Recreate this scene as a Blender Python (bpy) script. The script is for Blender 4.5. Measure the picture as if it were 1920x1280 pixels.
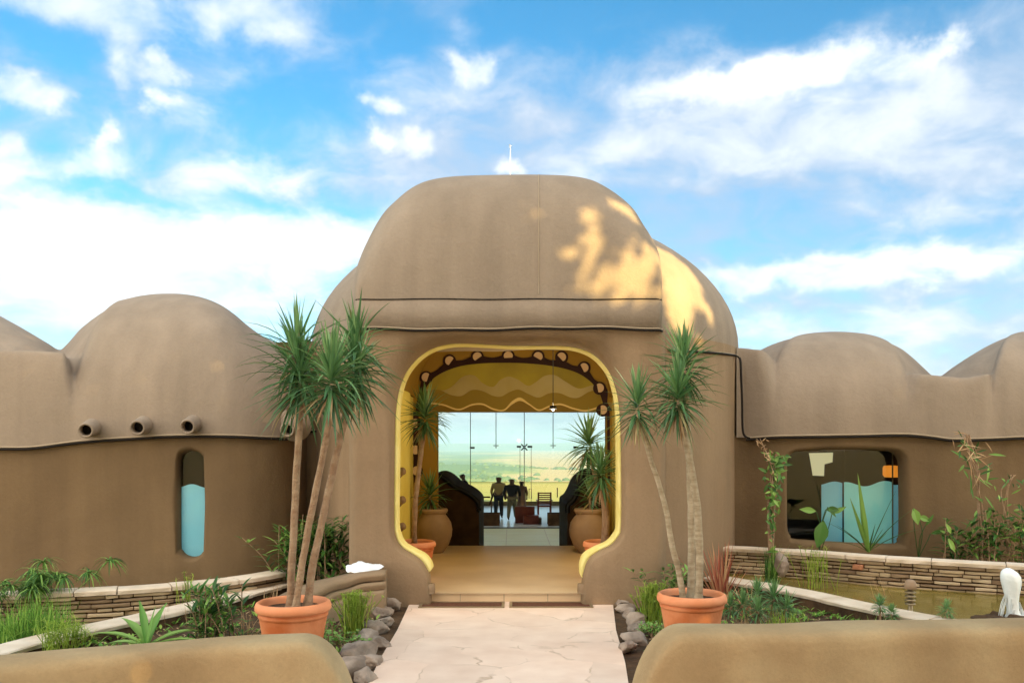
import bpy, bmesh, math, random
from mathutils import Vector, Matrix, noise
random.seed(7)
R = math.radians
S = bpy.context.scene
for o in list(bpy.data.objects): bpy.data.objects.remove(o)
COL = S.collection
F = 1600.0; HZ = 835.0; CAMZ = 1.9
# ------------------------------------------------------------------ camera
cd = bpy.data.cameras.new('camera'); cam = bpy.data.objects.new('camera', cd); COL.objects.link(cam)
cam.location = (0, 0, CAMZ); cam.rotation_euler = (R(90), 0, 0)
cd.sensor_width = 36; cd.lens = 30.0; cd.shift_y = 195/1920.0; cd.clip_start = .05; cd.clip_end = 80000
S.camera = cam
def at(px, py, D):                 # measured picture position -> point in the place at distance D
    return Vector(((px-960)*D/F, D, CAMZ-(py-HZ)*D/F))
def X(px, D): return (px-960)*D/F
def Z(py, D): return CAMZ-(py-HZ)*D/F
# ------------------------------------------------------------------ light
SUN_AZ = 32.0; SUN_EL = 22.0      # degrees right of straight behind the camera; elevation
sdir = Vector((math.sin(R(SUN_AZ))*math.cos(R(SUN_EL)), -math.cos(R(SUN_AZ))*math.cos(R(SUN_EL)), math.sin(R(SUN_EL))))
sl = bpy.data.lights.new('sun', 'SUN'); sl.energy = 5.0; sl.angle = R(.5); sl.color = (1.0, .73, .27)
so = bpy.data.objects.new('sun', sl); COL.objects.link(so)
so.rotation_euler = sdir.to_track_quat('Z', 'Y').to_euler(); so.location = sdir*60
S.view_settings.view_transform = 'Standard'; S.view_settings.look = 'None'
S.view_settings.exposure = 1.5; S.view_settings.gamma = 1
W = bpy.data.worlds.new('World'); S.world = W; W.use_nodes = True
def world():
    nt = W.node_tree; nt.nodes.clear(); L = nt.links.new
    N = lambda t: nt.nodes.new(t)
    def math_(op, a, b=None, clamp=False):
        n = N('ShaderNodeMath'); n.operation = op; n.use_clamp = clamp
        for i, v in enumerate((a, b)):
            if v is None: continue
            if isinstance(v, (int, float)): n.inputs[i].default_value = v
            else: L(v, n.inputs[i])
        return n.outputs[0]
    out = N('ShaderNodeOutputWorld'); bg = N('ShaderNodeBackground'); L(bg.outputs[0], out.inputs[0])
    sky = N('ShaderNodeTexSky'); sky.sky_type = 'NISHITA'; sky.sun_disc = False
    sky.sun_elevation = R(SUN_EL); sky.sun_rotation = R(180-SUN_AZ)
    sky.air_density = 1.0; sky.dust_density = .6; sky.ozone_density = 2.0
    hs = N('ShaderNodeHueSaturation'); hs.inputs['Saturation'].default_value = 1.4; hs.inputs['Value'].default_value = 1.15
    hs.inputs['Hue'].default_value = .487
    L(sky.outputs[0], hs.inputs['Color'])
    tc = N('ShaderNodeTexCoord'); sp = N('ShaderNodeSeparateXYZ'); L(tc.outputs['Generated'], sp.inputs[0])
    az = math_('ARCTAN2', sp.outputs[0], sp.outputs[1]); el = math_('ARCSINE', sp.outputs[2])
    ae0 = N('ShaderNodeCombineXYZ'); L(az, ae0.inputs[0]); L(el, ae0.inputs[1])
    wn = N('ShaderNodeTexNoise'); wn.inputs['Scale'].default_value = 17; wn.inputs['Detail'].default_value = 7; wn.inputs['Roughness'].default_value = .6; L(tc.outputs['Generated'], wn.inputs['Vector'])
    wm = N('ShaderNodeVectorMath'); wm.operation = 'MULTIPLY_ADD'; L(wn.outputs[1], wm.inputs[0]); wm.inputs[1].default_value = (.085, .06, 0); wm.inputs[2].default_value = (-.0425, -.03, 0)
    ae = N('ShaderNodeVectorMath'); ae.operation = 'ADD'; L(ae0.outputs[0], ae.inputs[0]); L(wm.outputs[0], ae.inputs[1])
    # cloud noise lies on a high flat layer
    den = math_('ADD', math_('MAXIMUM', sp.outputs[2], 0.0), .32)
    cx = N('ShaderNodeCombineXYZ'); L(math_('DIVIDE', sp.outputs[0], den), cx.inputs[0]); L(math_('DIVIDE', sp.outputs[1], den), cx.inputs[1])
    def nz(scale, detail, rough, dist, off, lac=2.0):
        m = N('ShaderNodeVectorMath'); m.operation = 'ADD'; L(cx.outputs[0], m.inputs[0]); m.inputs[1].default_value = off
        n = N('ShaderNodeTexNoise'); n.inputs['Scale'].default_value = scale; n.inputs['Detail'].default_value = detail
        n.inputs['Roughness'].default_value = rough; n.inputs['Distortion'].default_value = dist
        L(m.outputs[0], n.inputs['Vector']); return n.outputs[0]
    n1 = nz(1.7, 5, .5, .25, (3.1, 1.7, 0)); n2 = nz(7.5, 9, .58, .35, (9.3, 4.2, 2)); n3 = nz(2.6, 3, .45, .3, (1.3, 7.2, 5))
    field = math_('MULTIPLY', math_('SUBTRACT', n1, .5), 1.5)
    field = math_('ADD', field, math_('MULTIPLY', math_('SUBTRACT', n2, .5), 2.5))
    field = math_('ADD', field, .22)
    field = math_('ADD', field, math_('MULTIPLY', math_('LESS_THAN', sp.outputs[1], -.2), .8))
    bright = 0.0
    blobs = [(100, -5, 330, 45, .6, .9), (460, 15, 150, 55, .75, .9), (40, 162, 58, 26, 1.5, 1.5), (230, 125, 34, 44, 1.0, 1.3), (300, 108, 20, 12, .8, 1.2), (315, 146, 32, 22, .8, 1.2), (305, 200, 20, 18, .8, 1.1), (350, 216, 55, 30, .8, 1.1),
             (18, 300, 46, 28, 1.0, 1.2), (182, 310, 48, 28, .9, 1.2), (190, 262, 14, 14, .9, 1.2), (870, 58, 42, 22, .8, 1.2), (860, 124, 20, 20, .7, 1.2), (905, 126, 24, 22, .7, 1.2), (700, 188, 18, 12, .8, 1.2), (745, 192, 22, 18, .8, 1.2), (717, 252, 18, 18, .9, 1.3), (780, 262, 30, 18, .7, 1.1),
             (120, 480, 560, 130, 1.3, 1.3), (480, 325, 170, 34, .7, .7), (640, 455, 260, 60, .5, .9), (850, 200, 210, 170, .45, .1), (250, 210, 220, 130, .35, .1), (700, 320, 220, 60, .35, .2), (955, 312, 28, 16, .8, 1.3),
             (1340, 163, 190, 34, .75, 1.0), (1560, 128, 150, 32, .75, 1.1), (1762, 90, 34, 17, 1.0, 1.4), (1300, 270, 620, 130, .75, .22), (1650, 230, 420, 110, .75, .25),
             (1580, 510, 400, 36, .95, 1.3), (1850, 360, 330, 190, .6, .1), (1500, 600, 600, 70, .6, .55), (1400, 395, 500, 80, .35, -.25), (1500, 570, 400, 25, .3, -.3),
             (1350, 20, 560, 65, -1.1, 0), (1000, 40, 110, 110, -.35, 0), (690, 60, 110, 80, -.7, 0), (560, 200, 140, 90, -.45, 0), (110, 85, 120, 34, -.7, 0), (150, 215, 110, 34, -.35, 0), (470, 390, 260, 30, -.35, 0), (180, 360, 140, 16, -.5, -.2)]
    for (px, py, rx, ry, amp, br) in blobs:
        if br > 0 and rx < 70: amp *= .7; br *= .66; rx *= 1.25; ry *= 1.25
        a = math.atan((px-960)/F); e = math.atan((HZ-py)/F*math.cos(a))
        s = N('ShaderNodeVectorMath'); s.operation = 'SUBTRACT'; L(ae.outputs[0], s.inputs[0]); s.inputs[1].default_value = (a, e, 0)
        d = N('ShaderNodeVectorMath'); d.operation = 'DIVIDE'; L(s.outputs[0], d.inputs[0]); d.inputs[1].default_value = (rx/F, ry/F, 1)
        l = N('ShaderNodeVectorMath'); l.operation = 'LENGTH'; L(d.outputs[0], l.inputs[0])
        mr = N('ShaderNodeMapRange'); mr.interpolation_type = 'SMOOTHERSTEP'; L(l.outputs['Value'], mr.inputs[0])
        mr.inputs[1].default_value = 0; mr.inputs[2].default_value = 1.5; mr.inputs[3].default_value = amp*.72; mr.inputs[4].default_value = 0
        field = math_('ADD', field, mr.outputs[0])
        if br: bright = math_('ADD', bright, math_('MULTIPLY', mr.outputs[0], br/(amp*.72)))
    # haze-white towards the horizon
    hz = N('ShaderNodeMapRange'); hz.interpolation_type = 'SMOOTHSTEP'; L(el, hz.inputs[0])
    hz.inputs[1].default_value = .0; hz.inputs[2].default_value = .30; hz.inputs[3].default_value = .35; hz.inputs[4].default_value = 0
    field = math_('ADD', field, hz.outputs[0])
    h2 = N('ShaderNodeMapRange'); h2.interpolation_type = 'SMOOTHSTEP'; L(el, h2.inputs[0])
    h2.inputs[1].default_value = .02; h2.inputs[2].default_value = .13; h2.inputs[3].default_value = .85; h2.inputs[4].default_value = 0
    field = math_('ADD', field, h2.outputs[0]); bright = math_('ADD', bright, math_('MULTIPLY', h2.outputs[0], .35))
    mk = N('ShaderNodeMapRange'); mk.interpolation_type = 'SMOOTHSTEP'; L(field, mk.inputs[0])
    mk.inputs[1].default_value = -.3; mk.inputs[2].default_value = 1.3; mk.inputs[3].default_value = .03; mk.inputs[4].default_value = .97
    # lit tops and blue-grey bases
    cr = N('ShaderNodeMapRange'); cr.interpolation_type = 'SMOOTHSTEP'; L(math_('ADD', math_('MULTIPLY', bright, .75), math_('ADD', math_('MULTIPLY', math_('SUBTRACT', n3, .5), 1.6), math_('MULTIPLY', math_('SUBTRACT', n2, .5), 1.3))), cr.inputs[0])
    cr.inputs[1].default_value = -.1; cr.inputs[2].default_value = .85; cr.inputs[3].default_value = 0; cr.inputs[4].default_value = 1
    cm = N('ShaderNodeMixRGB'); L(cr.outputs[0], cm.inputs[0]); cm.inputs[1].default_value = (2.75, 3.45, 4.5, 1); cm.inputs[2].default_value = (6.0, 6.0, 6.1, 1)
    mx = N('ShaderNodeMixRGB'); L(mk.outputs[0], mx.inputs[0]); L(hs.outputs[0], mx.inputs[1]); L(cm.outputs[0], mx.inputs[2])
    # the sky around and above the low sun is much brighter and warmer than the sky opposite
    gl = N('ShaderNodeMapRange'); gl.interpolation_type = 'SMOOTHSTEP'; L(sp.outputs[1], gl.inputs[0])
    gl.inputs[1].default_value = .62; gl.inputs[2].default_value = -.25; gl.inputs[3].default_value = 0; gl.inputs[4].default_value = 1
    gc = N('ShaderNodeMixRGB'); L(gl.outputs[0], gc.inputs[0]); gc.inputs[1].default_value = (.70, .72, .74, 1); gc.inputs[2].default_value = (4.6, 3.35, 2.2, 1)
    gm = N('ShaderNodeVectorMath'); gm.operation = 'MULTIPLY'; L(mx.outputs[0], gm.inputs[0]); L(gc.outputs[0], gm.inputs[1])
    L(gm.outputs[0], bg.inputs[0]); bg.inputs[1].default_value = .095
world()
try:
    S.cycles.max_bounces = 8; S.cycles.diffuse_bounces = 4; S.cycles.volume_bounces = 0
except Exception: pass

# ------------------------------------------------------------------ materials
def new_mat(name):
    m = bpy.data.materials.new(name); m.use_nodes = True
    return m, m.node_tree, m.node_tree.nodes['Principled BSDF']
def mat(name, c1, c2=None, scale=4.0, rough=.8, bump=.0, bscale=None, metallic=0, spec=.3, c3=None, tint=None, coord='Object', detail=5, trans=0, dist=.0, contrast=(.35, .65), stretch=None, coat=0):
    m, nt, b = new_mat(name); L = nt.links.new
    b.inputs['Roughness'].default_value = rough; b.inputs['Metallic'].default_value = metallic
    b.inputs['Specular IOR Level'].default_value = spec
    if coat: b.inputs['Coat Weight'].default_value = coat
    tc = nt.nodes.new('ShaderNodeTexCoord'); vec = tc.outputs[coord]
    if coord == 'Object':                  # world position, so that parts sharing a thing do not repeat
        g = nt.nodes.new('ShaderNodeNewGeometry'); vec = g.outputs['Position']
    if stretch:
        mp = nt.nodes.new('ShaderNodeMapping'); mp.inputs['Scale'].default_value = stretch; L(vec, mp.inputs[0]); vec = mp.outputs[0]
    if c2 or bump:
        n = nt.nodes.new('ShaderNodeTexNoise'); n.inputs['Scale'].default_value = scale; n.inputs['Detail'].default_value = detail
        n.inputs['Distortion'].default_value = dist; L(vec, n.inputs['Vector'])
    b.inputs['Base Color'].default_value = (*c1, 1)
    src = None
    if c2:
        r = nt.nodes.new('ShaderNodeValToRGB'); e = r.color_ramp.elements
        e[0].position = contrast[0]; e[0].color = (*c1, 1); e[1].position = contrast[1]; e[1].color = (*c2, 1)
        if c3:
            x = e.new((contrast[0]+contrast[1])/2); x.color = (*c3, 1)
        L(n.outputs[0], r.inputs[0]); src = r.outputs[0]
    if tint:                                # list of (position, colour) chosen by each leaf's own tint
        a = nt.nodes.new('ShaderNodeAttribute'); a.attribute_name = 'tint'
        r2 = nt.nodes.new('ShaderNodeValToRGB'); e = r2.color_ramp.elements
        e[0].position, e[0].color = tint[0][0], (*tint[0][1], 1); e[1].position, e[1].color = tint[-1][0], (*tint[-1][1], 1)
        for p, c in tint[1:-1]:
            x = e.new(p); x.color = (*c, 1)
        L(a.outputs['Fac'], r2.inputs[0]); src = r2.outputs[0]
    if src: L(src, b.inputs['Base Color'])
    if bump:
        n2 = nt.nodes.new('ShaderNodeTexNoise'); n2.inputs['Scale'].default_value = bscale or scale*8; n2.inputs['Detail'].default_value = 6
        L(vec, n2.inputs['Vector'])
        bp = nt.nodes.new('ShaderNodeBump'); bp.inputs['Strength'].default_value = bump; bp.inputs['Distance'].default_value = .02
        L(n2.outputs[0], bp.inputs['Height']); L(bp.outputs[0], b.inputs['Normal'])
    if trans:
        t = nt.nodes.new('ShaderNodeBsdfTranslucent'); mx = nt.nodes.new('ShaderNodeMixShader'); mx.inputs[0].default_value = trans
        if src: L(src, t.inputs[0])
        else: t.inputs[0].default_value = (*c1, 1)
        L(b.outputs[0], mx.inputs[1]); L(t.outputs[0], mx.inputs[2]); L(mx.outputs[0], nt.nodes['Material Output'].inputs[0])
    return m

def stucco(name, ca, cb, cc, big=.55, speck=.6, streak=.35, fine=26):
    """hand-trowelled render: broad blotches, fine mottling, faint vertical run-off streaks, trowel bumps"""
    m, nt, b = new_mat(name); L = nt.links.new; N = nt.nodes.new
    b.inputs['Roughness'].default_value = .86; b.inputs['Specular IOR Level'].default_value = .2
    g = N('ShaderNodeNewGeometry'); pos = g.outputs['Position']
    n1 = N('ShaderNodeTexNoise'); n1.inputs['Scale'].default_value = big; n1.inputs['Detail'].default_value = 4; n1.inputs['Distortion'].default_value = .4; L(pos, n1.inputs['Vector'])
    r = N('ShaderNodeValToRGB'); e = r.color_ramp.elements
    e[0].position = .3; e[0].color = (*ca, 1); e[1].position = .7; e[1].color = (*cc, 1); x = e.new(.5); x.color = (*cb, 1)
    L(n1.outputs[0], r.inputs[0])
    mp = N('ShaderNodeMapping'); mp.inputs['Scale'].default_value = (3.2, 3.2, .22); L(pos, mp.inputs[0])
    n2 = N('ShaderNodeTexNoise'); n2.inputs['Scale'].default_value = 1.0; n2.inputs['Detail'].default_value = 5; L(mp.outputs[0], n2.inputs['Vector'])
    m2 = N('ShaderNodeMapRange'); m2.inputs[1].default_value = .35; m2.inputs[2].default_value = .7; m2.inputs[3].default_value = 1-.16*streak*2; m2.inputs[4].default_value = 1.06; L(n2.outputs[0], m2.inputs[0])
    n3 = N('ShaderNodeTexNoise'); n3.inputs['Scale'].default_value = fine; n3.inputs['Detail'].default_value = 8; n3.inputs['Roughness'].default_value = .7; L(pos, n3.inputs['Vector'])
    m3 = N('ShaderNodeMapRange'); m3.inputs[1].default_value = .3; m3.inputs[2].default_value = .7; m3.inputs[3].default_value = 1-.055*speck*2; m3.inputs[4].default_value = 1+.045*speck; L(n3.outputs[0], m3.inputs[0])
    mu = N('ShaderNodeMath'); mu.operation = 'MULTIPLY'; L(m2.outputs[0], mu.inputs[0]); L(m3.outputs[0], mu.inputs[1])
    vm = N('ShaderNodeVectorMath'); vm.operation = 'SCALE'; L(r.outputs[0], vm.inputs[0]); L(mu.outputs[0], vm.inputs['Scale'])
    L(vm.outputs[0], b.inputs['Base Color'])
    n4 = N('ShaderNodeTexNoise'); n4.inputs['Scale'].default_value = 5; n4.inputs['Detail'].default_value = 3; L(pos, n4.inputs['Vector'])
    ad = N('ShaderNodeMath'); ad.operation = 'MULTIPLY_ADD'; L(n4.outputs[0], ad.inputs[0]); ad.inputs[1].default_value = 2.2; L(n3.outputs[0], ad.inputs[2])
    bp = N('ShaderNodeBump'); bp.inputs['Strength'].default_value = .32; bp.inputs['Distance'].default_value = .02
    L(ad.outputs[0], bp.inputs['Height']); L(bp.outputs[0], b.inputs['Normal'])
    return m

M = {}
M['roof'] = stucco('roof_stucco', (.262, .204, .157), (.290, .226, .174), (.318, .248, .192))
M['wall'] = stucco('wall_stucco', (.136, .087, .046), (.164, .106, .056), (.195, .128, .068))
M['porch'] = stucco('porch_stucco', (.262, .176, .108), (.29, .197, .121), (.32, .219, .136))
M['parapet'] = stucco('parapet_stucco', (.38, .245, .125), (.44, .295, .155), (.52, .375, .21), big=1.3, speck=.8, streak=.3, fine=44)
M['bead'] = mat('seam_bead', (.36, .28, .20), rough=.8)
M['gap'] = mat('seam_gap', (.012, .008, .006), rough=.9)
M['yellow'] = mat('yellow_paint', (.80, .66, .15), (.86, .74, .20), 2.0, .7, .1, 12)
M['lip'] = mat('yellow_lip', (.78, .66, .22), (.86, .76, .32), 6, rough=.85, spec=.1)
M['ochre'] = mat('ochre_ceiling', (.34, .20, .03), (.39, .24, .035), 1.0, .8)
M['floor'] = mat('tan_tile', (.60, .43, .26), (.70, .52, .33), 1.5, .38, .05, 20)
M['creamtile'] = mat('cream_tile', (.84, .76, .50), (.88, .81, .58), 1.2, .5, spec=.2)
M['whitefloor'] = mat('polished_floor', (.86, .86, .86), rough=.2, spec=.7)
M['mar'] = mat('maroon_paint', (.028, .006, .005), rough=.6)
M['pale'] = mat('pale_pink_paint', (.75, .55, .38), rough=.7)
M['m_olive'] = mat('olive_paint', (.31, .25, .04), (.42, .35, .045), 1.4, .7)
M['m_light'] = mat('sand_paint', (.48, .41, .22), (.43, .35, .14), 1.4, .7)
M['m_dark'] = mat('brown_olive_paint', (.28, .20, .03), rough=.7)
M['m_line'] = mat('pale_wave_paint', (.78, .60, .26), rough=.7)
M['m_base'] = mat('deep_brown_paint', (.22, .14, .022), rough=.7)
M['terra'] = mat('terracotta', (.54, .14, .04), (.80, .32, .15), 4, .72, .2, 30, contrast=(.3, .8), detail=8)
M['terrarim'] = mat('terracotta_rim', (.76, .27, .12), (.80, .31, .15), 8, .6, .1, 30)
M['soil'] = mat('dark_soil', (.05, .028, .015), (.11, .062, .032), 7, .95, .9, 22)
M['urn'] = mat('clay_urn', (.27, .175, .11), (.36, .24, .155), 3, .6, .1, 20)
M['dark'] = mat('dark_timber', (.045, .022, .010), (.08, .042, .018), 4, .7, spec=.1)
M['redwood'] = mat('red_timber', (.10, .018, .010), (.14, .03, .015), 5, .4)
M['trunk'] = mat('grey_tan_bark', (.29, .17, .10), (.40, .27, .17), 9, .85, .8, 45, stretch=(1, 1, 1.3))
M['trunk2'] = mat('pale_ringed_bark', (.36, .27, .17), (.54, .43, .30), 8, .85, .8, 40, stretch=(1, 1, 3.5))
G = lambda *c: c
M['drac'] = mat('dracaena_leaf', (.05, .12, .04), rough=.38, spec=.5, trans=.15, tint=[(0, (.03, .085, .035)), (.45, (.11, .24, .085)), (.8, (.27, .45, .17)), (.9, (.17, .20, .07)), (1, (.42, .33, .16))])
M['grass'] = mat('fresh_blade', (.1, .2, .03), rough=.5, trans=.3, tint=[(0, (.07, .20, .03)), (.6, (.22, .44, .07)), (1, (.44, .60, .12))])
M['fuzzy'] = mat('lime_blade', (.1, .2, .03), rough=.55, trans=.35, tint=[(0, (.16, .26, .03)), (.6, (.36, .50, .06)), (1, (.56, .64, .14))])
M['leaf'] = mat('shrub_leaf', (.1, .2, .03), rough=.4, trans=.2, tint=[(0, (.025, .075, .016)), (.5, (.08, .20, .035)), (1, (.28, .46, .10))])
M['aloe'] = mat('broad_fleshy_leaf', (.1, .2, .03), rough=.4, trans=.25, tint=[(0, (.14, .32, .06)), (1, (.34, .52, .14))])
M['dry'] = mat('straw_blade', (.1, .2, .03), rough=.7, trans=.2, tint=[(0, (.34, .19, .09)), (1, (.66, .47, .27))])
M['red'] = mat('red_blade', (.1, .2, .03), rough=.5, trans=.25, tint=[(0, (.32, .07, .045)), (.6, (.55, .20, .12)), (1, (.66, .42, .22))])
M['shade'] = mat('tree_leaf', (.05, .10, .03), rough=.6)
M['coping'] = mat('pale_coping', (.62, .49, .37), (.76, .63, .51), 3, .85, .5, 14)
M['stone'] = mat('stacked_stone', (.3, .2, .1), rough=.9, bump=.6, bscale=22, tint=[(0, (.22, .14, .085)), (.5, (.46, .34, .21)), (.85, (.60, .47, .32)), (1, (.50, .22, .12))])
M['rock'] = mat('grey_brown_rock', (.20, .15, .12), (.42, .33, .27), 5, .9, .9, 14)
M['water'] = mat('pond_water', (.17, .125, .025), (.26, .19, .045), 1.5, .12, .15, 5, spec=.35)
M['metal'] = mat('brushed_metal', (.35, .27, .17), rough=.4, metallic=.6)
M['matb'] = mat('brown_mat', (.085, .030, .016), (.15, .06, .035), 40, .9, .4, 90)
M['white'] = mat('white_plastic', (.80, .84, .90), rough=.5)
M['foam'] = mat('white_water', (.86, .90, .93), rough=.35, bump=.5, bscale=20)
M['teal'] = mat('teal_panel', (.34, .80, .76), (.40, .86, .80), 1.0, .45)
M['teal2'] = mat('blue_panel', (.27, .66, .78), (.33, .72, .82), 1.0, .45)
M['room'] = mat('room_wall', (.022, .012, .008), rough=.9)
M['wallglow'] = mat('far_wall_glow', (.75, .70, .42), rough=.8); _b = M['wallglow'].node_tree.nodes['Principled BSDF']; _b.inputs['Emission Color'].default_value = (.8, .74, .42, 1); _b.inputs['Emission Strength'].default_value = .22  # emission stands in for light falling deep inside the room
for _k in ('teal', 'teal2'):  # faint emission stands in for daylight coming through the panels
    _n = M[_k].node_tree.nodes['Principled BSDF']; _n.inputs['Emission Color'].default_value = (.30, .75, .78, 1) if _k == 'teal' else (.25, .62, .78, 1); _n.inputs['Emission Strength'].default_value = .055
M['black'] = mat('black_metal', (.012, .012, .014), rough=.5)
M['cream'] = mat('cream_paint', (.75, .70, .42), rough=.8)
M['skin'] = mat('skin', (.06, .03, .018), rough=.5)
M['hair'] = mat('hair', (.008, .007, .006), rough=.8)
M['tan'] = mat('tan_shirt', (.24, .17, .06), rough=.9); M['navy'] = mat('black_cloth', (.010, .011, .013), rough=.9)
M['brownc'] = mat('brown_cloth', (.09, .05, .03), rough=.9); M['khaki'] = mat('khaki_cloth', (.10, .085, .045), rough=.9)
M['hallw'] = mat('hall_wall', (.28, .17, .055), (.32, .2, .07), .8, .85)
def lampmat():
    m, nt, b = new_mat('lit_orange_shade'); b.inputs['Base Color'].default_value = (.8, .3, .04, 1)
    b.inputs['Emission Color'].default_value = (1, .32, .03, 1); b.inputs['Emission Strength'].default_value = .22; return m
M['lampshade'] = lampmat()
M['bulb'] = mat('lit_bulb', (1, 1, 1)); _b = M['bulb'].node_tree.nodes['Principled BSDF']; _b.inputs['Emission Color'].default_value = (1, .93, .8, 1); _b.inputs['Emission Strength'].default_value = 3
def glassmat():
    m = bpy.data.materials.new('window_glass'); m.use_nodes = True; nt = m.node_tree; nt.nodes.clear()
    o = nt.nodes.new('ShaderNodeOutputMaterial'); t = nt.nodes.new('ShaderNodeBsdfTransparent'); t.inputs[0].default_value = (.95, .97, .96, 1)
    g = nt.nodes.new('ShaderNodeBsdfGlossy'); g.inputs['Roughness'].default_value = .02; f = nt.nodes.new('ShaderNodeFresnel'); f.inputs[0].default_value = 1.45
    x = nt.nodes.new('ShaderNodeMixShader'); nt.links.new(f.outputs[0], x.inputs[0]); nt.links.new(t.outputs[0], x.inputs[1]); nt.links.new(g.outputs[0], x.inputs[2]); nt.links.new(x.outputs[0], o.inputs[0])
    return m
M['glass'] = glassmat()
def pathmat():
    m, nt, b = new_mat('pale_flagstone'); L = nt.links.new; N = nt.nodes.new
    g = N('ShaderNodeNewGeometry'); ns = N('ShaderNodeTexNoise'); ns.inputs['Scale'].default_value = 1.7; ns.inputs['Detail'].default_value = 4; L(g.outputs['Position'], ns.inputs['Vector'])
    ad = N('ShaderNodeMixRGB'); ad.inputs[0].default_value = .22; L(g.outputs['Position'], ad.inputs[1]); L(ns.outputs[1], ad.inputs[2])
    v = N('ShaderNodeTexVoronoi'); v.feature = 'DISTANCE_TO_EDGE'; v.inputs['Scale'].default_value = 2.0; L(ad.outputs[0], v.inputs['Vector'])
    v2 = N('ShaderNodeTexVoronoi'); v2.inputs['Scale'].default_value = 2.0; L(ad.outputs[0], v2.inputs['Vector'])
    r = N('ShaderNodeMapRange'); r.inputs[1].default_value = 0; r.inputs[2].default_value = .014; L(v.outputs[0], r.inputs[0])
    # joints come and go
    n2 = N('ShaderNodeTexNoise'); n2.inputs['Scale'].default_value = 2.6; L(g.outputs['Position'], n2.inputs['Vector'])
    r2 = N('ShaderNodeMapRange'); r2.inputs[1].default_value = .38; r2.inputs[2].default_value = .52; L(n2.outputs[0], r2.inputs[0])
    mxx = N('ShaderNodeMath'); mxx.operation = 'MAXIMUM'; L(r.outputs[0], mxx.inputs[0]); L(r2.outputs[0], mxx.inputs[1])
    cr = N('ShaderNodeValToRGB'); e = cr.color_ramp.elements; e[0].position = .3; e[0].color = (.74, .53, .42, 1); e[1].position = .75; e[1].color = (.86, .66, .54, 1)
    n3 = N('ShaderNodeTexNoise'); n3.inputs['Scale'].default_value = 3; n3.inputs['Detail'].default_value = 7; L(g.outputs['Position'], n3.inputs['Vector'])
    L(n3.outputs[0], cr.inputs[0])
    hv = N('ShaderNodeHueSaturation'); sv = N('ShaderNodeSeparateXYZ'); L(v2.outputs['Color'], sv.inputs[0])
    rr = N('ShaderNodeMapRange'); rr.inputs[3].default_value = .93; rr.inputs[4].default_value = 1.05; L(sv.outputs[0], rr.inputs[0]); L(rr.outputs[0], hv.inputs['Value']); L(cr.outputs[0], hv.inputs['Color'])
    mc = N('ShaderNodeMixRGB'); L(mxx.outputs[0], mc.inputs[0]); mc.inputs[1].default_value = (.52, .36, .26, 1); L(hv.outputs[0], mc.inputs[2])
    L(mc.outputs[0], b.inputs['Base Color']); b.inputs['Roughness'].default_value = .8
    bp = N('ShaderNodeBump'); bp.inputs['Strength'].default_value = .35; bp.inputs['Distance'].default_value = .01
    hh = N('ShaderNodeMath'); hh.operation = 'MULTIPLY_ADD'; L(n3.outputs[0], hh.inputs[0]); hh.inputs[1].default_value = 1.5; L(mxx.outputs[0], hh.inputs[2]); L(hh.outputs[0], bp.inputs['Height']); L(bp.outputs[0], b.inputs['Normal'])
    return m
M['path'] = pathmat()
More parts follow.
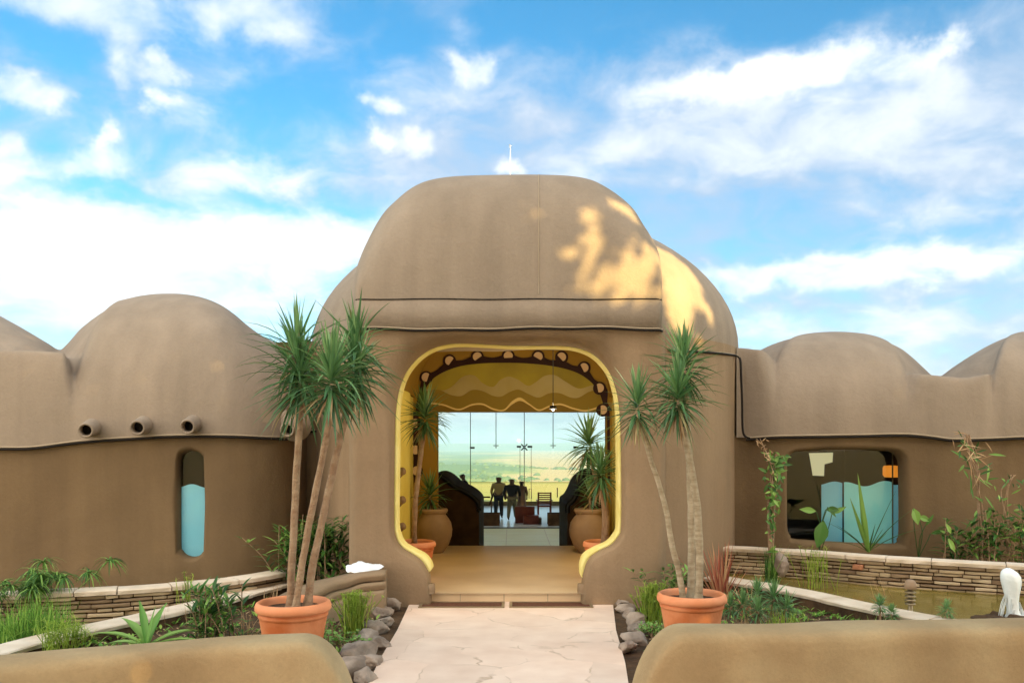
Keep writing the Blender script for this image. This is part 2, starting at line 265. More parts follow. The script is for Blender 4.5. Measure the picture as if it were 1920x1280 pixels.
def terrainmat():
    m, nt, b = new_mat('savanna'); L = nt.links.new; N = nt.nodes.new
    g = N('ShaderNodeNewGeometry'); mp = N('ShaderNodeMapping'); mp.inputs['Scale'].default_value = (.0009, .00045, .001); L(g.outputs['Position'], mp.inputs[0])
    n = N('ShaderNodeTexNoise'); n.inputs['Scale'].default_value = 1.3; n.inputs['Detail'].default_value = 9; n.inputs['Roughness'].default_value = .55; L(mp.outputs[0], n.inputs['Vector'])
    sp = N('ShaderNodeSeparateXYZ'); L(g.outputs['Position'], sp.inputs[0])
    k = N('ShaderNodeMapRange'); k.inputs[1].default_value = -300; k.inputs[2].default_value = 200; k.inputs[3].default_value = -.13; k.inputs[4].default_value = .14; L(sp.outputs[0], k.inputs[0])
    a = N('ShaderNodeMath'); a.operation = 'ADD'; L(n.outputs[0], a.inputs[0]); L(k.outputs[0], a.inputs[1])
    r = N('ShaderNodeValToRGB'); e = r.color_ramp.elements; e[0].position = .36; e[0].color = (.06, .13, .02, 1); e[1].position = .60; e[1].color = (.34, .26, .10, 1)
    x = e.new(.44); x.color = (.13, .20, .03, 1); x = e.new(.5); x.color = (.28, .26, .07, 1)
    nb = N('ShaderNodeTexNoise'); nb.inputs['Scale'].default_value = .011; nb.inputs['Detail'].default_value = 3; L(g.outputs['Position'], nb.inputs['Vector'])
    a2 = N('ShaderNodeMath'); a2.operation = 'MULTIPLY_ADD'; L(nb.outputs[0], a2.inputs[0]); a2.inputs[1].default_value = .30; L(a.outputs[0], a2.inputs[2])
    a3 = N('ShaderNodeMath'); a3.operation = 'SUBTRACT'; L(a2.outputs[0], a3.inputs[0]); a3.inputs[1].default_value = .15
    fac = a3.outputs[0]
    for cx_, cy_, sx_, sy_ in ((-190, 3700, 300, 900), (-150, 1650, 110, 330), (-700, 2600, 400, 500)):   # wooded slopes
        sv = N('ShaderNodeVectorMath'); sv.operation = 'SUBTRACT'; L(g.outputs['Position'], sv.inputs[0]); sv.inputs[1].default_value = (cx_, cy_, 0)
        dv = N('ShaderNodeVectorMath'); dv.operation = 'DIVIDE'; L(sv.outputs[0], dv.inputs[0]); dv.inputs[1].default_value = (sx_, sy_, 1e6)
        lv = N('ShaderNodeVectorMath'); lv.operation = 'LENGTH'; L(dv.outputs[0], lv.inputs[0])
        mr = N('ShaderNodeMapRange'); mr.interpolation_type = 'SMOOTHSTEP'; L(lv.outputs['Value'], mr.inputs[0]); mr.inputs[1].default_value = .7; mr.inputs[2].default_value = 1.15; mr.inputs[3].default_value = -.16; mr.inputs[4].default_value = 0
        sm = N('ShaderNodeMath'); sm.operation = 'ADD'; L(fac, sm.inputs[0]); L(mr.outputs[0], sm.inputs[1]); fac = sm.outputs[0]
    L(fac, r.inputs[0]); L(r.outputs[0], b.inputs['Base Color']); b.inputs['Roughness'].default_value = .95
    return m
M['terrain'] = terrainmat()
M['hill'] = mat('hill_cover', (.05, .10, .04), (.09, .14, .05), .002, .95)

# ------------------------------------------------------------------ mesh helpers
class MB:
    def __init__(s): s.v = []; s.f = []; s.t = []
    def add(s, vs, fs, tint=0.5):
        o = len(s.v); s.v += [Vector(v) for v in vs]; s.f += [tuple(i+o for i in f) for f in fs]; s.t += [tint]*len(fs)
        return s
    def grid(s, rows, tint=.5, closed=False):
        n = len(rows[0]); fs = []
        for i in range(len(rows)-1):
            for j in range(n-1 if not closed else n):
                k = (j+1) % n; fs.append((i*n+j, i*n+k, (i+1)*n+k, (i+1)*n+j))
        return s.add([v for r in rows for v in r], fs, tint)
    def box(s, x0, x1, y0, y1, z0, z1, tint=.5, rot=0, c=None, jit=0):
        vs = [Vector((x, y, z)) for x in (x0, x1) for y in (y0, y1) for z in (z0, z1)]
        if jit: vs = [v+Vector([random.uniform(-jit, jit) for _ in range(3)]) for v in vs]
        if rot:
            c = c or Vector(((x0+x1)/2, (y0+y1)/2, 0)); m = Matrix.Rotation(rot, 3, 'Z'); vs = [m @ (v-c)+c for v in vs]
        return s.add(vs, [(0, 1, 3, 2), (4, 6, 7, 5), (0, 4, 5, 1), (2, 3, 7, 6), (0, 2, 6, 4), (1, 5, 7, 3)], tint)
    def tube(s, pts, rad, seg=10, tint=.5, cap=True):
        pts = [Vector(p) for p in pts]; rows = []
        if isinstance(rad, (int, float)): rad = [rad]*len(pts)
        up = Vector((0, 0, 1)); t0 = (pts[1]-pts[0]).normalized()
        if abs(t0.dot(up)) > .9: up = Vector((0, 1, 0))
        for i, p in enumerate(pts):
            t = (pts[min(i+1, len(pts)-1)]-pts[max(i-1, 0)]).normalized()
            a = t.cross(up).normalized(); b = a.cross(t)
            rows.append([p+(a*math.cos(2*math.pi*k/seg)+b*math.sin(2*math.pi*k/seg))*rad[i] for k in range(seg)])
        s.grid(rows, tint, True)
        if cap:
            s.add(rows[0], [tuple(range(seg))], tint); s.add(rows[-1], [tuple(range(seg))], tint)
        return s
    def lathe(s, c, prof, seg=40, tint=.5, axis=None):
        rows = [[Vector((r*math.cos(2*math.pi*k/seg), r*math.sin(2*math.pi*k/seg), z)) for k in range(seg)] for r, z in prof]
        q = axis.to_track_quat('Z', 'Y') if axis else None
        rows = [[(q @ v if q else v)+Vector(c) for v in r] for r in rows]
        return s.grid(rows, tint, True)
    def prism(s, pts, thick):            # pts: list of Vector in one plane; thick: Vector
        n = len(pts); vs = [Vector(p) for p in pts]+[Vector(p)+thick for p in pts]
        return s.add(vs, [tuple(range(n)), tuple(range(2*n-1, n-1, -1))]+[(i, (i+1) % n, n+(i+1) % n, n+i) for i in range(n)])
    def build(s, name, m, parent=None, smooth=True, angle=None):
        off = Vector((0, 0, 0)); r = parent
        while r is not None: off += r.location; r = r.parent
        me = bpy.data.meshes.new(name); me.from_pydata([v-off for v in s.v], [], s.f); me.validate()
        if len(me.polygons) == len(s.t) and len(set(s.t)) > 1:
            a = me.attributes.new('tint', 'FLOAT', 'FACE'); a.data.foreach_set('value', s.t)
        bm = bmesh.new(); bm.from_mesh(me); bmesh.ops.remove_doubles(bm, verts=bm.verts, dist=1e-5)
        if angle is not None: bmesh.ops.recalc_face_normals(bm, faces=bm.faces)
        bm.to_mesh(me); bm.free()
        if smooth: me.polygons.foreach_set('use_smooth', [True]*len(me.polygons))
        me.materials.append(m); o = bpy.data.objects.new(name, me); COL.objects.link(o)
        if parent: o.parent = parent
        if smooth and angle is not None: me.set_sharp_from_angle(angle=angle)
        return o
def tag(o, label=None, cat=None, group=None, kind=None):
    for k, v in (('label', label), ('category', cat), ('group', group), ('kind', kind)):
        if v: o[k] = v
    return o
def thing(name, loc, label, cat, group=None):
    o = bpy.data.objects.new(name, None); COL.objects.link(o); o.location = loc; o.empty_display_size = .2
    return tag(o, label, cat, group)
def frange(a, b, n): return [a+(b-a)*i/n for i in range(n+1)]
def lerp_table(t, x):
    if x <= t[0][0]: return t[0][1]
    for (a, b), (c, d) in zip(t, t[1:]):
        if x <= c:
            u = (x-a)/(c-a); return b+(d-b)*u
    return t[-1][1]
def crom(t, x):                          # smooth (Catmull-Rom) table lookup
    if x <= t[0][0]: return t[0][1]
    for i in range(len(t)-1):
        if x <= t[i+1][0]:
            x1, p1 = t[i]; x2, p2 = t[i+1]; x0, p0 = t[max(i-1, 0)]; x3, p3 = t[min(i+2, len(t)-1)]
            m1 = (p2-p0)/(x2-x0) if x2 != x0 else 0; m2 = (p3-p1)/(x3-x1) if x3 != x1 else 0
            h = x2-x1; u = (x-x1)/h
            return (2*u**3-3*u*u+1)*p1+(u**3-2*u*u+u)*h*m1+(-2*u**3+3*u*u)*p2+(u**3-u*u)*h*m2
    return t[-1][1]
def smooth_path(pts, n=8):
    out = []; P = [Vector(p) for p in pts]
    for i in range(len(P)-1):
        a, b, c, d = P[max(i-1, 0)], P[i], P[i+1], P[min(i+2, len(P)-1)]
        for k in range(n):
            u = k/n; out.append(.5*((2*b)+(c-a)*u+(2*a-5*b+4*c-d)*u*u+(3*b-a-3*c+d)*u**3))
    return out+[P[-1]]
def wob(x, y, z, amp=.02, sc=.8): return amp*noise.noise(Vector((x*sc+7, y*sc, z*sc)))
def sstep(a, b, x):
    u = min(1, max(0, (x-a)/(b-a))); return u*u*(3-2*u)

# ------------------------------------------------------------------ ground, far land, air
def terrain():
    ys = [-400, -200, -100, -50, -20, 0, 10, 15, 16.2, 30, 46, 50, 60, 80, 120, 180, 260, 360, 500, 700, 900, 1200, 1500, 1800, 2100, 2400, 2800, 3200, 3700, 4300, 5000, 6000, 8000, 10000, 13000, 17000, 22000]
    us = [-1+i/40 for i in range(81)]
    def h(x, y):
        base = -.45-1.2*sstep(15, 16.2, y)
        t = sstep(60, 900, y); z = base-105*t
        z += 24*t*noise.noise(Vector((x/900, y/900, 3)))*sstep(400, 1500, y)
        z += 34*math.exp(-((x+420)/420)**2-((y-1900)/600)**2)
        z += 30*math.exp(-((x+900)/700)**2-((y-3400)/800)**2)+16*math.exp(-((x+190)/260)**2-((y-3700)/500)**2)
        return z
    rows = [[Vector((u*abs(u)*(500+y*1.1 if y > 0 else 500), y, 0)) for u in us] for y in ys]
    for r in rows:
        for v in r: v.z = h(v.x, v.y)
    mb = MB(); mb.grid(rows); tag(mb.build('ground', M['terrain']), kind='structure')
    mb = MB(); rows = []
    for j in range(7):
        y = 19000+j*500; f = math.sin(math.pi*min(1, j/4)/2)
        rows.append([Vector((x, y, -110+f*(150+70*noise.noise(Vector((x/2600, 1, 1)))+60*math.exp(-((x-3000)/2500)**2)))) for x in range(-14000, 14001, 250)])
    mb.grid(rows); tag(mb.build('hills', M['hill']), kind='structure')
    # belts of bush on the plain
    rnd = random.Random(3); mb = MB()
    for i in range(900):
        cl = rnd.choice([(-500, 1900, 500, 350), (-300, 2500, 500, 200), (-900, 3300, 700, 300), (500, 3800, 900, 60), (1200, 2900, 500, 40), (-200, 1250, 160, 120)])
        x = rnd.gauss(cl[0], cl[2]*.6); y = rnd.gauss(cl[1], cl[3]*.6); z = h(x, y); r = rnd.uniform(5, 13)
        rr = [[Vector((x+r*1.2*math.cos(a)*math.cos(b)*rnd.uniform(.8, 1.2), y+r*math.sin(a)*math.cos(b), z+r*.8*math.sin(b)*rnd.uniform(.8, 1.2))) for a in [k*math.pi/4 for k in range(8)]] for b in (0, .6, 1.1, 1.5)]
        mb.grid(rr, rnd.random(), True)
    tag(mb.build('bushland', M['hill']), 'far-off belts of green bush across the savanna plain', 'bushes', kind='stuff')
terrain()
USE_HAZE = True
def haze():
    mb = MB(); mb.box(-24500, 24500, -500, 22600, -140, 240)
    m = bpy.data.materials.new('haze'); m.use_nodes = True; nt = m.node_tree; nt.nodes.clear()
    o = nt.nodes.new('ShaderNodeOutputMaterial'); v = nt.nodes.new('ShaderNodeVolumePrincipled')
    v.inputs['Color'].default_value = (.46, .74, 1, 1); v.inputs['Density'].default_value = .00008; v.inputs['Anisotropy'].default_value = 0
    nt.links.new(v.outputs[0], o.inputs['Volume'])
    tag(mb.build('haze', m, smooth=False), 'thin pale blue haze over the distant plain', 'haze', kind='stuff')
if USE_HAZE: haze()
def slab(name, outline, z, m, depth=.3, kind='structure', bumpy=0):
    mb = MB(); n = len(outline)
    mb.prism([Vector((x, y, z)) for x, y in outline], Vector((0, 0, -depth)))
    o = mb.build(name, m, smooth=False); return tag(o, kind=kind)
# paved approach path (left and right edges as in the picture)
pl = [at(x, y, CAMZ*F/(y-HZ)) for x, y in ((772, 1122), (745, 1180), (715, 1230), (690, 1280), (655, 1340), (560, 1500))]
pr = [at(x, y, CAMZ*F/(y-HZ)) for x, y in ((1148, 1120), (1155, 1180), (1172, 1240), (1180, 1290), (1200, 1340), (1300, 1500))]
slab('path', [(v.x, v.y) for v in pl]+[(-2.4, 3.2), (-6, 2.4), (-6, -6), (6, -6), (6, 2.4), (2.4, 3.2)]+[(v.x, v.y) for v in reversed(pr)], 0.0, M['path'])
# ponds and soil beds either side, bounded by the low copings
def gp(px, py, z): D = (CAMZ-z)*F/(py-HZ); return at(px, py, D)
COP2L = smooth_path([gp(x, y, .12) for x, y in ((-420, 1330), (-200, 1275), (0, 1216), (100, 1190), (200, 1168), (300, 1147), (400, 1124), (480, 1103), (545, 1088))])
COP2R = smooth_path([gp(x, y, .12) for x, y in ((1330, 1080), (1380, 1087), (1500, 1108), (1620, 1134), (1750, 1159), (1850, 1170), (2000, 1186), (2300, 1215))])
def bed(name, x0, x1, yf, curve, z):
    cv = sorted([(v.x, v.y) for v in curve]); nx, ny = 90, 30; rows = []
    for j in range(ny+1):
        r = []
        for i in range(nx+1):
            x = x0+(x1-x0)*i/nx; yb = lerp_table(cv, x); v = Vector((x, yf+(yb-yf)*j/ny, 0))
            v.z = z+.03*noise.noise(v*2.1)+.02*noise.noise(v*7); r.append(v)
        rows.append(r)
    tag(MB().grid(rows).build(name, M['soil']), kind='structure')
bed('soil_bed', -9.5, -.92, 3.6, COP2L+[Vector((-2.6, 11.1, 0)), Vector((-.9, 10.3, 0))], -.03)
bed('soil_bed', .90, 9.5, 3.6, [Vector((.9, 10.3, 0)), Vector((2.0, 11.2, 0))]+COP2R, -.03)
mb = MB(); mb.grid([[Vector((x, y, -.10)) for x in (-12, -8, -4, -1.9)] for y in (5, 8, 13)]); tag(mb.build('pond_water', M['water']), kind='structure')
mb = MB(); cv = sorted([(v.x, v.y) for v in COP2R])
mb.grid([[Vector((x, lerp_table(cv, x)+(12.75-lerp_table(cv, x))*q, .06)) for x in frange(2.1, 12, 60)] for q in (0, .5, 1)]); tag(mb.build('pond_water', M['water']), kind='structure')

# ------------------------------------------------------------------ shells of the lodge
def sheet(xs, y0f, zbf, Hf, dff, yc, yb, amp=.02, n1=26, n2=16, nose=.85):
    """vaulted plaster shell: rises from zb at the front, curves back to the height Hf, closes behind;
    its ribs fan out like those of the curved plan (Hf and dff take the rib's bearing)"""
    rows = []
    for x in xs:
        y0, zb = y0f(x), zbf(x); b = 960+x*F/y0; d = dff(b); row = []; H = Hf(b, y0+d, zb)
        for i in range(n1+1):
            th = math.pi/2*i/n1; y = y0+d*(1-max(0, math.cos(th))**nose)
            row.append((y, zb+(H-zb)*max(0, math.sin(th))**nose))
        for i in range(1, n2+1):
            y = y0+d+(yc-y0-d)*i/n2 if yc > y0+d else y0+d+.01*i
            row.append((y, Hf(b, y, zb)))
        yy, zz = row[-1]
        for i in range(1, 9):
            th = math.pi/2*i/8; row.append((yy+(yb-yy)*math.sin(th), zb+(zz-zb)*math.cos(th)))
        rows.append([Vector((x*y/y0, y+wob(x, y, z, amp), z+wob(x+9, y, z, amp*.3))) for y, z in row])
    mb = MB(); mb.grid(rows)
    for r in (rows[0], rows[-1]): mb.add(r, [tuple(range(len(r)))])
    return mb
def holed(x0, x1, z0, z1, centre, hole, yf, flare, depth, n=140, xoff=None):
    """front wall with an opening; the plaster rolls inwards round it"""
    cx, cz = centre; angs = [2*math.pi*k/n for k in range(n)]
    for c in ((x0, z0), (x1, z0), (x0, z1), (x1, z1)): angs.append(math.atan2(c[1]-cz, c[0]-cx) % (2*math.pi))
    angs = sorted(set(angs)); rows = [[] for _ in range(17)]
    for a in angs:
        ca, sa = math.cos(a), math.sin(a)
        ts = [(x1-cx)/ca if ca > 1e-9 else (x0-cx)/ca if ca < -1e-9 else 1e9, (z1-cz)/sa if sa > 1e-9 else (z0-cz)/sa if sa < -1e-9 else 1e9]
        ro = min(ts); rh = hole(a); w = min(flare(a), (ro-rh)*.9); dpt = depth(a) if callable(depth) else depth
        rad = [ro-(ro-rh-w)*k/8 for k in range(9)]
        pr = [(r, 0) for r in rad]+[(rh+w*(1-math.sin(math.pi/2*k/6)), dpt*(1-math.cos(math.pi/2*k/6))) for k in range(1, 7)]+[(rh, dpt+.10)]
        for i, (r, dy) in enumerate(pr):
            x, z = cx+ca*r, cz+sa*r; rows[i].append(Vector((x, yf(x)+dy+wob(x, 0, z, .014), z)))
    rows = [r for r in rows if r]
    mb = MB(); mb.grid(rows, closed=True); return mb, rows[-1]
def radial(pts, centre):                  # polar lookup of an outline around its centre
    cx, cz = centre; P = [(math.atan2(z-cz, x-cx) % (2*math.pi), x, z) for x, z in pts]
    def f(a):
        d = Vector((math.cos(a), math.sin(a))); best = 0
        for i in range(len(pts)):
            (x1, z1), (x2, z2) = pts[i], pts[(i+1) % len(pts)]
            ex, ez = x2-x1, z2-z1; den = d.x*ez-d.y*ex
            if abs(den) < 1e-9: continue
            t = ((x1-cx)*ez-(z1-cz)*ex)/den; u = ((x1-cx)*d.y-(z1-cz)*d.x)/den
            if -1e-6 <= u <= 1+1e-6 and t > best: best = t
        return best
    return f

# ---- entrance porch with the rotunda behind it
EN = thing('entrance_building', (0, 10.2, 0), 'tan plaster entrance building with tall arched porch and rounded loaf-shaped roof', 'building')
DP = 10.2
OUT = [(808, 1150), (804, 1090), (798, 1070), (786, 1052), (768, 1040), (748, 1026), (738, 1006), (735, 975), (736, 850), (738, 770), (745, 722), (761, 685), (790, 655), (826, 640), (870, 636.5), (960, 641), (1040, 641), (1085, 645), (1120, 660), (1146, 690), (1158, 722), (1165, 765), (1168, 850), (1168, 985), (1162, 1008), (1148, 1024), (1124, 1036), (1106, 1050), (1098, 1070), (1094, 1090), (1090, 1150)]
outw = [(v.x, v.z) for v in smooth_path([Vector((X(a, DP), 0, Z(b, DP))) for a, b in OUT], 4)]
ctr = (X(951, DP), Z(900, DP))
hole = radial(outw, ctr)
px0, px1 = X(650, DP), X(1252, DP); zt = Z(617, DP)
def yporch(x):
    r = .14; e = max(px0+r-x, x-(px1-r), 0); return DP+r-math.sqrt(max(0, r*r-min(e, r)**2))
def flare(a):
    s = math.sin(a); return .05+.30*sstep(.2, .85, s)
mb, rim = holed(px0, px1, -.15, zt, ctr, hole, yporch, flare, lambda a: .16+.22*sstep(.45, .95, math.sin(a)), n=260)
mb.grid([[Vector((px0, DP+.14, z)), Vector((px0, 12.6, z))] for z in (-.15, zt)]); mb.grid([[Vector((px1, DP+.14, z)), Vector((px1, 12.6, z))] for z in (-.15, zt)])
mb.build('porch_wall', M['porch'], EN)
# yellow painted rim of the opening
rr = [v for v in rim if v.z > Z(1100, DP)]
k0 = min(range(len(rim)), key=lambda i: (rim[i]-Vector((X(803, DP), DP, .22))).length)
ring = rim[k0:]+rim[:k0] if False else rim
lip = []
n = len(rim); start = min(range(n), key=lambda i: (rim[i].x-X(1095, DP))**2+(rim[i].z-Z(1088, DP))**2)
i = start
while True:
    lip.append(rim[i % n]); i += 1
    if (rim[i % n]-Vector((X(803, DP), rim[0].y, Z(1088, DP)))).length < .05 or i > start+n: break
def ribbon(path, w, yo0, yo1, c):         # flat-ish painted roll following the opening, w wide towards its middle
    rows = []
    for p in path:
        d = Vector((c[0]-p.x, 0, c[1]-p.z)).normalized()
        ww = w(p) if callable(w) else w
        rows.append([p+Vector((0, yo0, 0))-d*.012, p+Vector((0, yo0-.012, 0))+d*ww*.25, p+Vector((0, yo0-.012, 0))+d*ww*.7, p+Vector((0, yo0+.015, 0))+d*ww, p+Vector((0, yo1, 0))+d*ww])
    mb = MB(); mb.grid(rows); return mb
def lw(p):
    return (.011+.021*sstep(2.9, 1.9, p.z)+.03*sstep(.70, .42, p.z))*(.25+.75*sstep(.22, .42, p.z))
ribbon(lip, lw, -.07, .22, ctr).build('painted_rim', M['lip'], EN)
for sx, a in ((-1, 803), (1, 1095)):      # small tan feet under the rim
    mb = MB(); mb.tube([Vector((X(a, DP), DP+.10, .12)), Vector((X(a, DP), DP+.10, .16)), Vector((X(a, DP), DP+.10, .235))], [.07, .075, .068], 16); mb.build('rim_foot', M['porch'], EN)
# band and loaf-shaped roof over the porch
bx0, bx1 = X(664, DP), X(1243, DP)
zb = Z(561, DP)
def yband(x):
    r = .10; e = max(bx0+r-x, x-(bx1-r), 0); return DP-.035+r-math.sqrt(max(0, r*r-min(e, r)**2))
xs = sorted(set(frange(bx0, bx0+.12, 8)+frange(bx0+.12, bx1-.12, 60)+frange(bx1-.12, bx1, 8)))
bz = lambda x: Z(615.5, DP)+.012*math.sin(x*2.1)+.006*math.sin(x*7)
rows = [[Vector((x, 12.6, bz(x))), Vector((x, yband(x)+.04, bz(x))), Vector((x, yband(x), bz(x)+.02)), Vector((x, yband(x)+.002, zb-.012)), Vector((x, yband(x)+.02, zb-.002)), Vector((x, 12.6, zb))] for x in xs]
mb = MB(); mb.grid(rows); mb.add(rows[0], [tuple(range(6))]); mb.add(rows[-1], [tuple(range(6))]); mb.build('roof_band', M['roof'], EN)
SIL = [(664, 556), (666, 520), (675, 487), (690, 452), (706, 421), (722, 397), (745, 374), (768, 355), (795, 341), (830, 333), (870, 329.5), (960, 327), (1020, 327), (1070, 329.5), (1105, 336), (1128, 346), (1160, 367), (1188, 393), (1206, 422), (1222, 448), (1234, 475), (1240, 505), (1243, 556)]
lx0, lx1 = X(664, 10.2), X(1243, 10.2)
def yloaf(x):
    r = .06; e = max(lx0+r-x, x-(lx1-r), 0); return DP-.02+(r-math.sqrt(max(0, r*r-min(e, r)**2)))*1.3
def Hloaf(b, y, z_): return max(Z(crom(SIL, b), min(y, 11.05)), z_+.05)
def dloaf(b): return 1.1
xs = sorted(set(frange(lx0, lx0+.5, 40)+frange(lx0+.5, lx1-.5, 60)+frange(lx1-.5, lx1, 40)))
mb = sheet(xs, yloaf, lambda x: zb, Hloaf, dloaf, 12.2, 14.0, .012, n1=34, nose=.80)
roof = mb.build('porch_roof', M['roof'], EN)
xx = X(1010, DP); pts = []
for k in frange(.01, .93, 26):
    th = math.pi/2*k; y0 = yloaf(xx); y = y0+1.1*(1-math.cos(th)**.80); z = zb+(Hloaf(1010, y0+1.1, zb)-zb)*math.sin(th)**.80; pts.append(Vector((xx*y/y0, y-.004+wob(xx, y, z, .012), z)))
mb = MB(); mb.tube(pts, .0055, 6); mb.build('roof_joint', M['bead'], EN)
mb = MB(); mb.tube([Vector((x, yband(x)-.0, zb-.004+.004*math.sin(x*5))) for x in frange(bx0+.02, bx1-.02, 60)], .0075, 6); mb.build('roof_joint', M['gap'], EN)
def seam(path, parent, rb=.018, rg=.016, dz=-.024, push=Vector((0, -.035, 0))):
    rb *= .62; rg *= .85; mb = MB(); mb.tube(path, [rb*(1+.25*noise.noise(p*3)) for p in path], 8); mb.build('seam_bead', M['bead'], parent)
    mb = MB(); mb.tube([p+push*.3+Vector((0, 0, dz)) for p in path], rg, 8); mb.build('seam_gap', M['gap'], parent)
seam([Vector((x, yband(x)-.006, bz(x)+.002)) for x in frange(X(668, DP), bx1, 90)], EN, .016, .015)
# rotunda drum and dome behind
RC = Vector((X(983, 14.3), 14.3, 0)); RR = 3.47
mb = MB(); rows = []
zdr = Z(652, 13.4)
prof = [(RR, -.3), (RR, zdr-.05)]+[(RR*math.cos(a)**1.10, zdr+2.25*math.sin(a)) for a in frange(0, math.pi/2-.02, 22)]
for r, z in prof:
    rows.append([Vector((RC.x+r*math.cos(t), RC.y+r*math.sin(t), z+wob(r*math.cos(t), r*math.sin(t), z, .02))) for t in frange(-math.pi-.9, .9, 110)])
# drum is open at the back, where the long hall joins, and on the porch axis
mb2 = MB(); mb3 = MB(); mb4 = MB()
for i in range(len(rows)-1):
    for j in range(len(rows[0])-1):
        q = [rows[i][j], rows[i][j+1], rows[i+1][j+1], rows[i+1][j]]; c = (q[0]+q[2])/2
        if i == 0 and -1.75 < c.x < 1.70 and c.y < RC.y: continue
        ((mb3 if c.x < 0 else mb4) if i == 0 else mb2).add(q, [(0, 1, 2, 3)])
mb2.build('rotunda_dome', M['roof'], EN); mb3.build('rotunda_wall', M['porch'], EN); mb4.build('rotunda_wall', M['porch'], EN)
# seam on the right of the drum, turning down beside the wing
def drum(px, py, extra=.01):              # point on the drum seen at (px, py)
    dx = (px-960)/F; a = dx*dx+1; b = -2*(dx*RC.x+RC.y); c = RC.x**2+RC.y**2-(RR+extra)**2
    disc = max(0, b*b-4*a*c); D = (-b-math.sqrt(disc))/(2*a); return at(px, py, D)
pth = [drum(x, y) for x, y in ((1255, 655), (1290, 657), (1325, 659), (1350, 661), (1366, 663), (1378, 665))]+[at(1385, 668, 12.72), at(1388, 676, 12.62), at(1389, 700, 12.6), at(1391, 750, 12.6), at(1392, 800, 12.6), at(1396, 815, 12.6), at(1406, 820, 12.6)]
pth = smooth_path(pth, 4)
seam(pth, EN, .018, .02, -.012)
# link wall in the dark recess on the left
mb = MB(); rows = [[Vector((x, 12.9+.1*math.sin(x*3), z)) for x in frange(-3.6, -1.95, 12)] for z in frange(-.2, Z(640, 12.9), 20)]; mb.grid(rows)
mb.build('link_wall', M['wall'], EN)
seam([Vector((x, 12.86, Z(807, 12.86)+.02*math.sin(x*4))) for x in frange(-3.4, -2.0, 14)], EN)
# mast on the roof
mb = MB(); mb.tube([at(957, 330, 12.0), at(957, 272, 12.0)], [.010, .006], 6)
mb.tube([at(954.5, 277, 12.0), at(959.5, 273, 12.0)], .006, 6); mb.tube([at(955, 271, 12.0), at(958, 281, 12.0)], .006, 6)
t = thing('roof_mast', at(957, 330, 12.0), 'thin pale mast rising above the top of the central dome', 'antenna'); mb.build('mast_rod', M['white'], t)

# ---- porch interior (part of the entrance building)
PI0, PI1, YB = -1.70, 1.72, 15.1
mb = MB()
for sx, xx in ((-1, PI0), (1, PI1)):
    mb = MB(); rows = [[Vector((xx+sx*.05*math.sin(y*2.2), y, z)) for y in frange(DP+.24, YB, 24)] for z in frange(.1, 2.75, 10)]; mb.grid(rows)
    mb.build('inner_wall', M['yellow'], EN)
arc = [(PI0, 2.75)]+[(PI0+(1-math.cos(a))*.85, 2.75+1.0*math.sin(a)) for a in frange(0, math.pi/2, 10)][1:]+[(PI1-(1-math.cos(a))*.85, 2.75+1.0*math.sin(a)) for a in reversed(frange(0, math.pi/2, 10))]
mb = MB(); mb.grid([[Vector((x, y, z)) for x, z in arc] for y in (DP+.24, 12.5, YB)]); mb.build('porch_ceiling', M['ochre'], EN)
# closing strip between opening rim and inner room
mb = MB(); rm = [v for v in rim]; mb.grid([rm, [Vector((max(PI0-.05, min(PI1+.05, ctr[0]+(v.x-ctr[0])*1.6)), v.y+.02, max(.05, min(3.7, ctr[1]+(v.z-ctr[1])*1.3)))) for v in rm]], closed=True); mb.build('reveal_back', M['yellow'], EN)
zo = Z(772, YB); ox0, ox1 = X(820, YB), X(1137, YB)
mb = MB(); mb.box(-2.4, ox0, YB, YB+.25, -1.4, 3.9); mb.box(ox1, 2.6, YB, YB+.25, -1.4, 3.9); mb.box(ox0, ox1, YB+.002, YB+.25, zo, 3.9)
mb.build('back_wall', M['ochre'], EN, smooth=False)
# painted lunette: built as thin raised paint layers on the back wall
def px2(pts, D, dy): return [Vector((X(x, D), D-dy, Z(y, D))) for x, y in pts]
LUN = [(787, 772), (790, 752), (797, 731), (812, 710), (835, 696), (865, 686), (900, 681.5), (950, 680), (1000, 682), (1045, 688), (1080, 698), (1103, 712), (1118, 728), (1128, 748), (1132, 772)]
ls = smooth_path([Vector((x, y, 0)) for x, y in LUN], 16)
MU = []
mb = MB(); mb.prism(px2([(v.x, v.y) for v in ls], YB, .006), Vector((0, .005, 0))); mural = mb.build('mural', M['m_olive'], EN, smooth=False)
def inside(x):                            # top of lunette at x
    L = [(v.x, v.y) for v in ls]; return lerp_table(sorted(L), x)
def lside(y, s):
    c = [v for v in ls if (v.x < 950) == (s < 0)]
    c = sorted([(v.y, v.x) for v in c]); return lerp_table(c, y)
def wave(top, bot, m, dy, name):
    xs = frange(788, 1131, 110); P = []; Q = []
    for x in xs:
        a, b, l = crom(top, x), crom(bot, x), inside(x)+1
        a = max(a, l); b = max(b, l)
        if b-a > .2: P.append((x, a)); Q.append((x, b))
    mb = MB(); mb.grid([px2(P, YB, dy), px2(Q, YB, dy)]); mb.build(name, m, mural, smooth=False)
T1 = [(780, 722), (820, 733), (845, 726), (868, 706), (890, 704), (905, 718), (925, 725), (938, 712), (955, 706), (972, 712), (990, 723), (1005, 716), (1020, 705), (1040, 703), (1060, 715), (1085, 728), (1110, 722), (1140, 718)]
B1 = [(780, 738), (810, 731), (825, 731), (845, 740), (865, 742), (885, 731), (905, 733), (925, 742), (940, 743), (955, 735), (972, 730), (990, 738), (1010, 745), (1030, 737), (1050, 737), (1070, 745), (1085, 745), (1105, 734), (1125, 731), (1140, 733)]
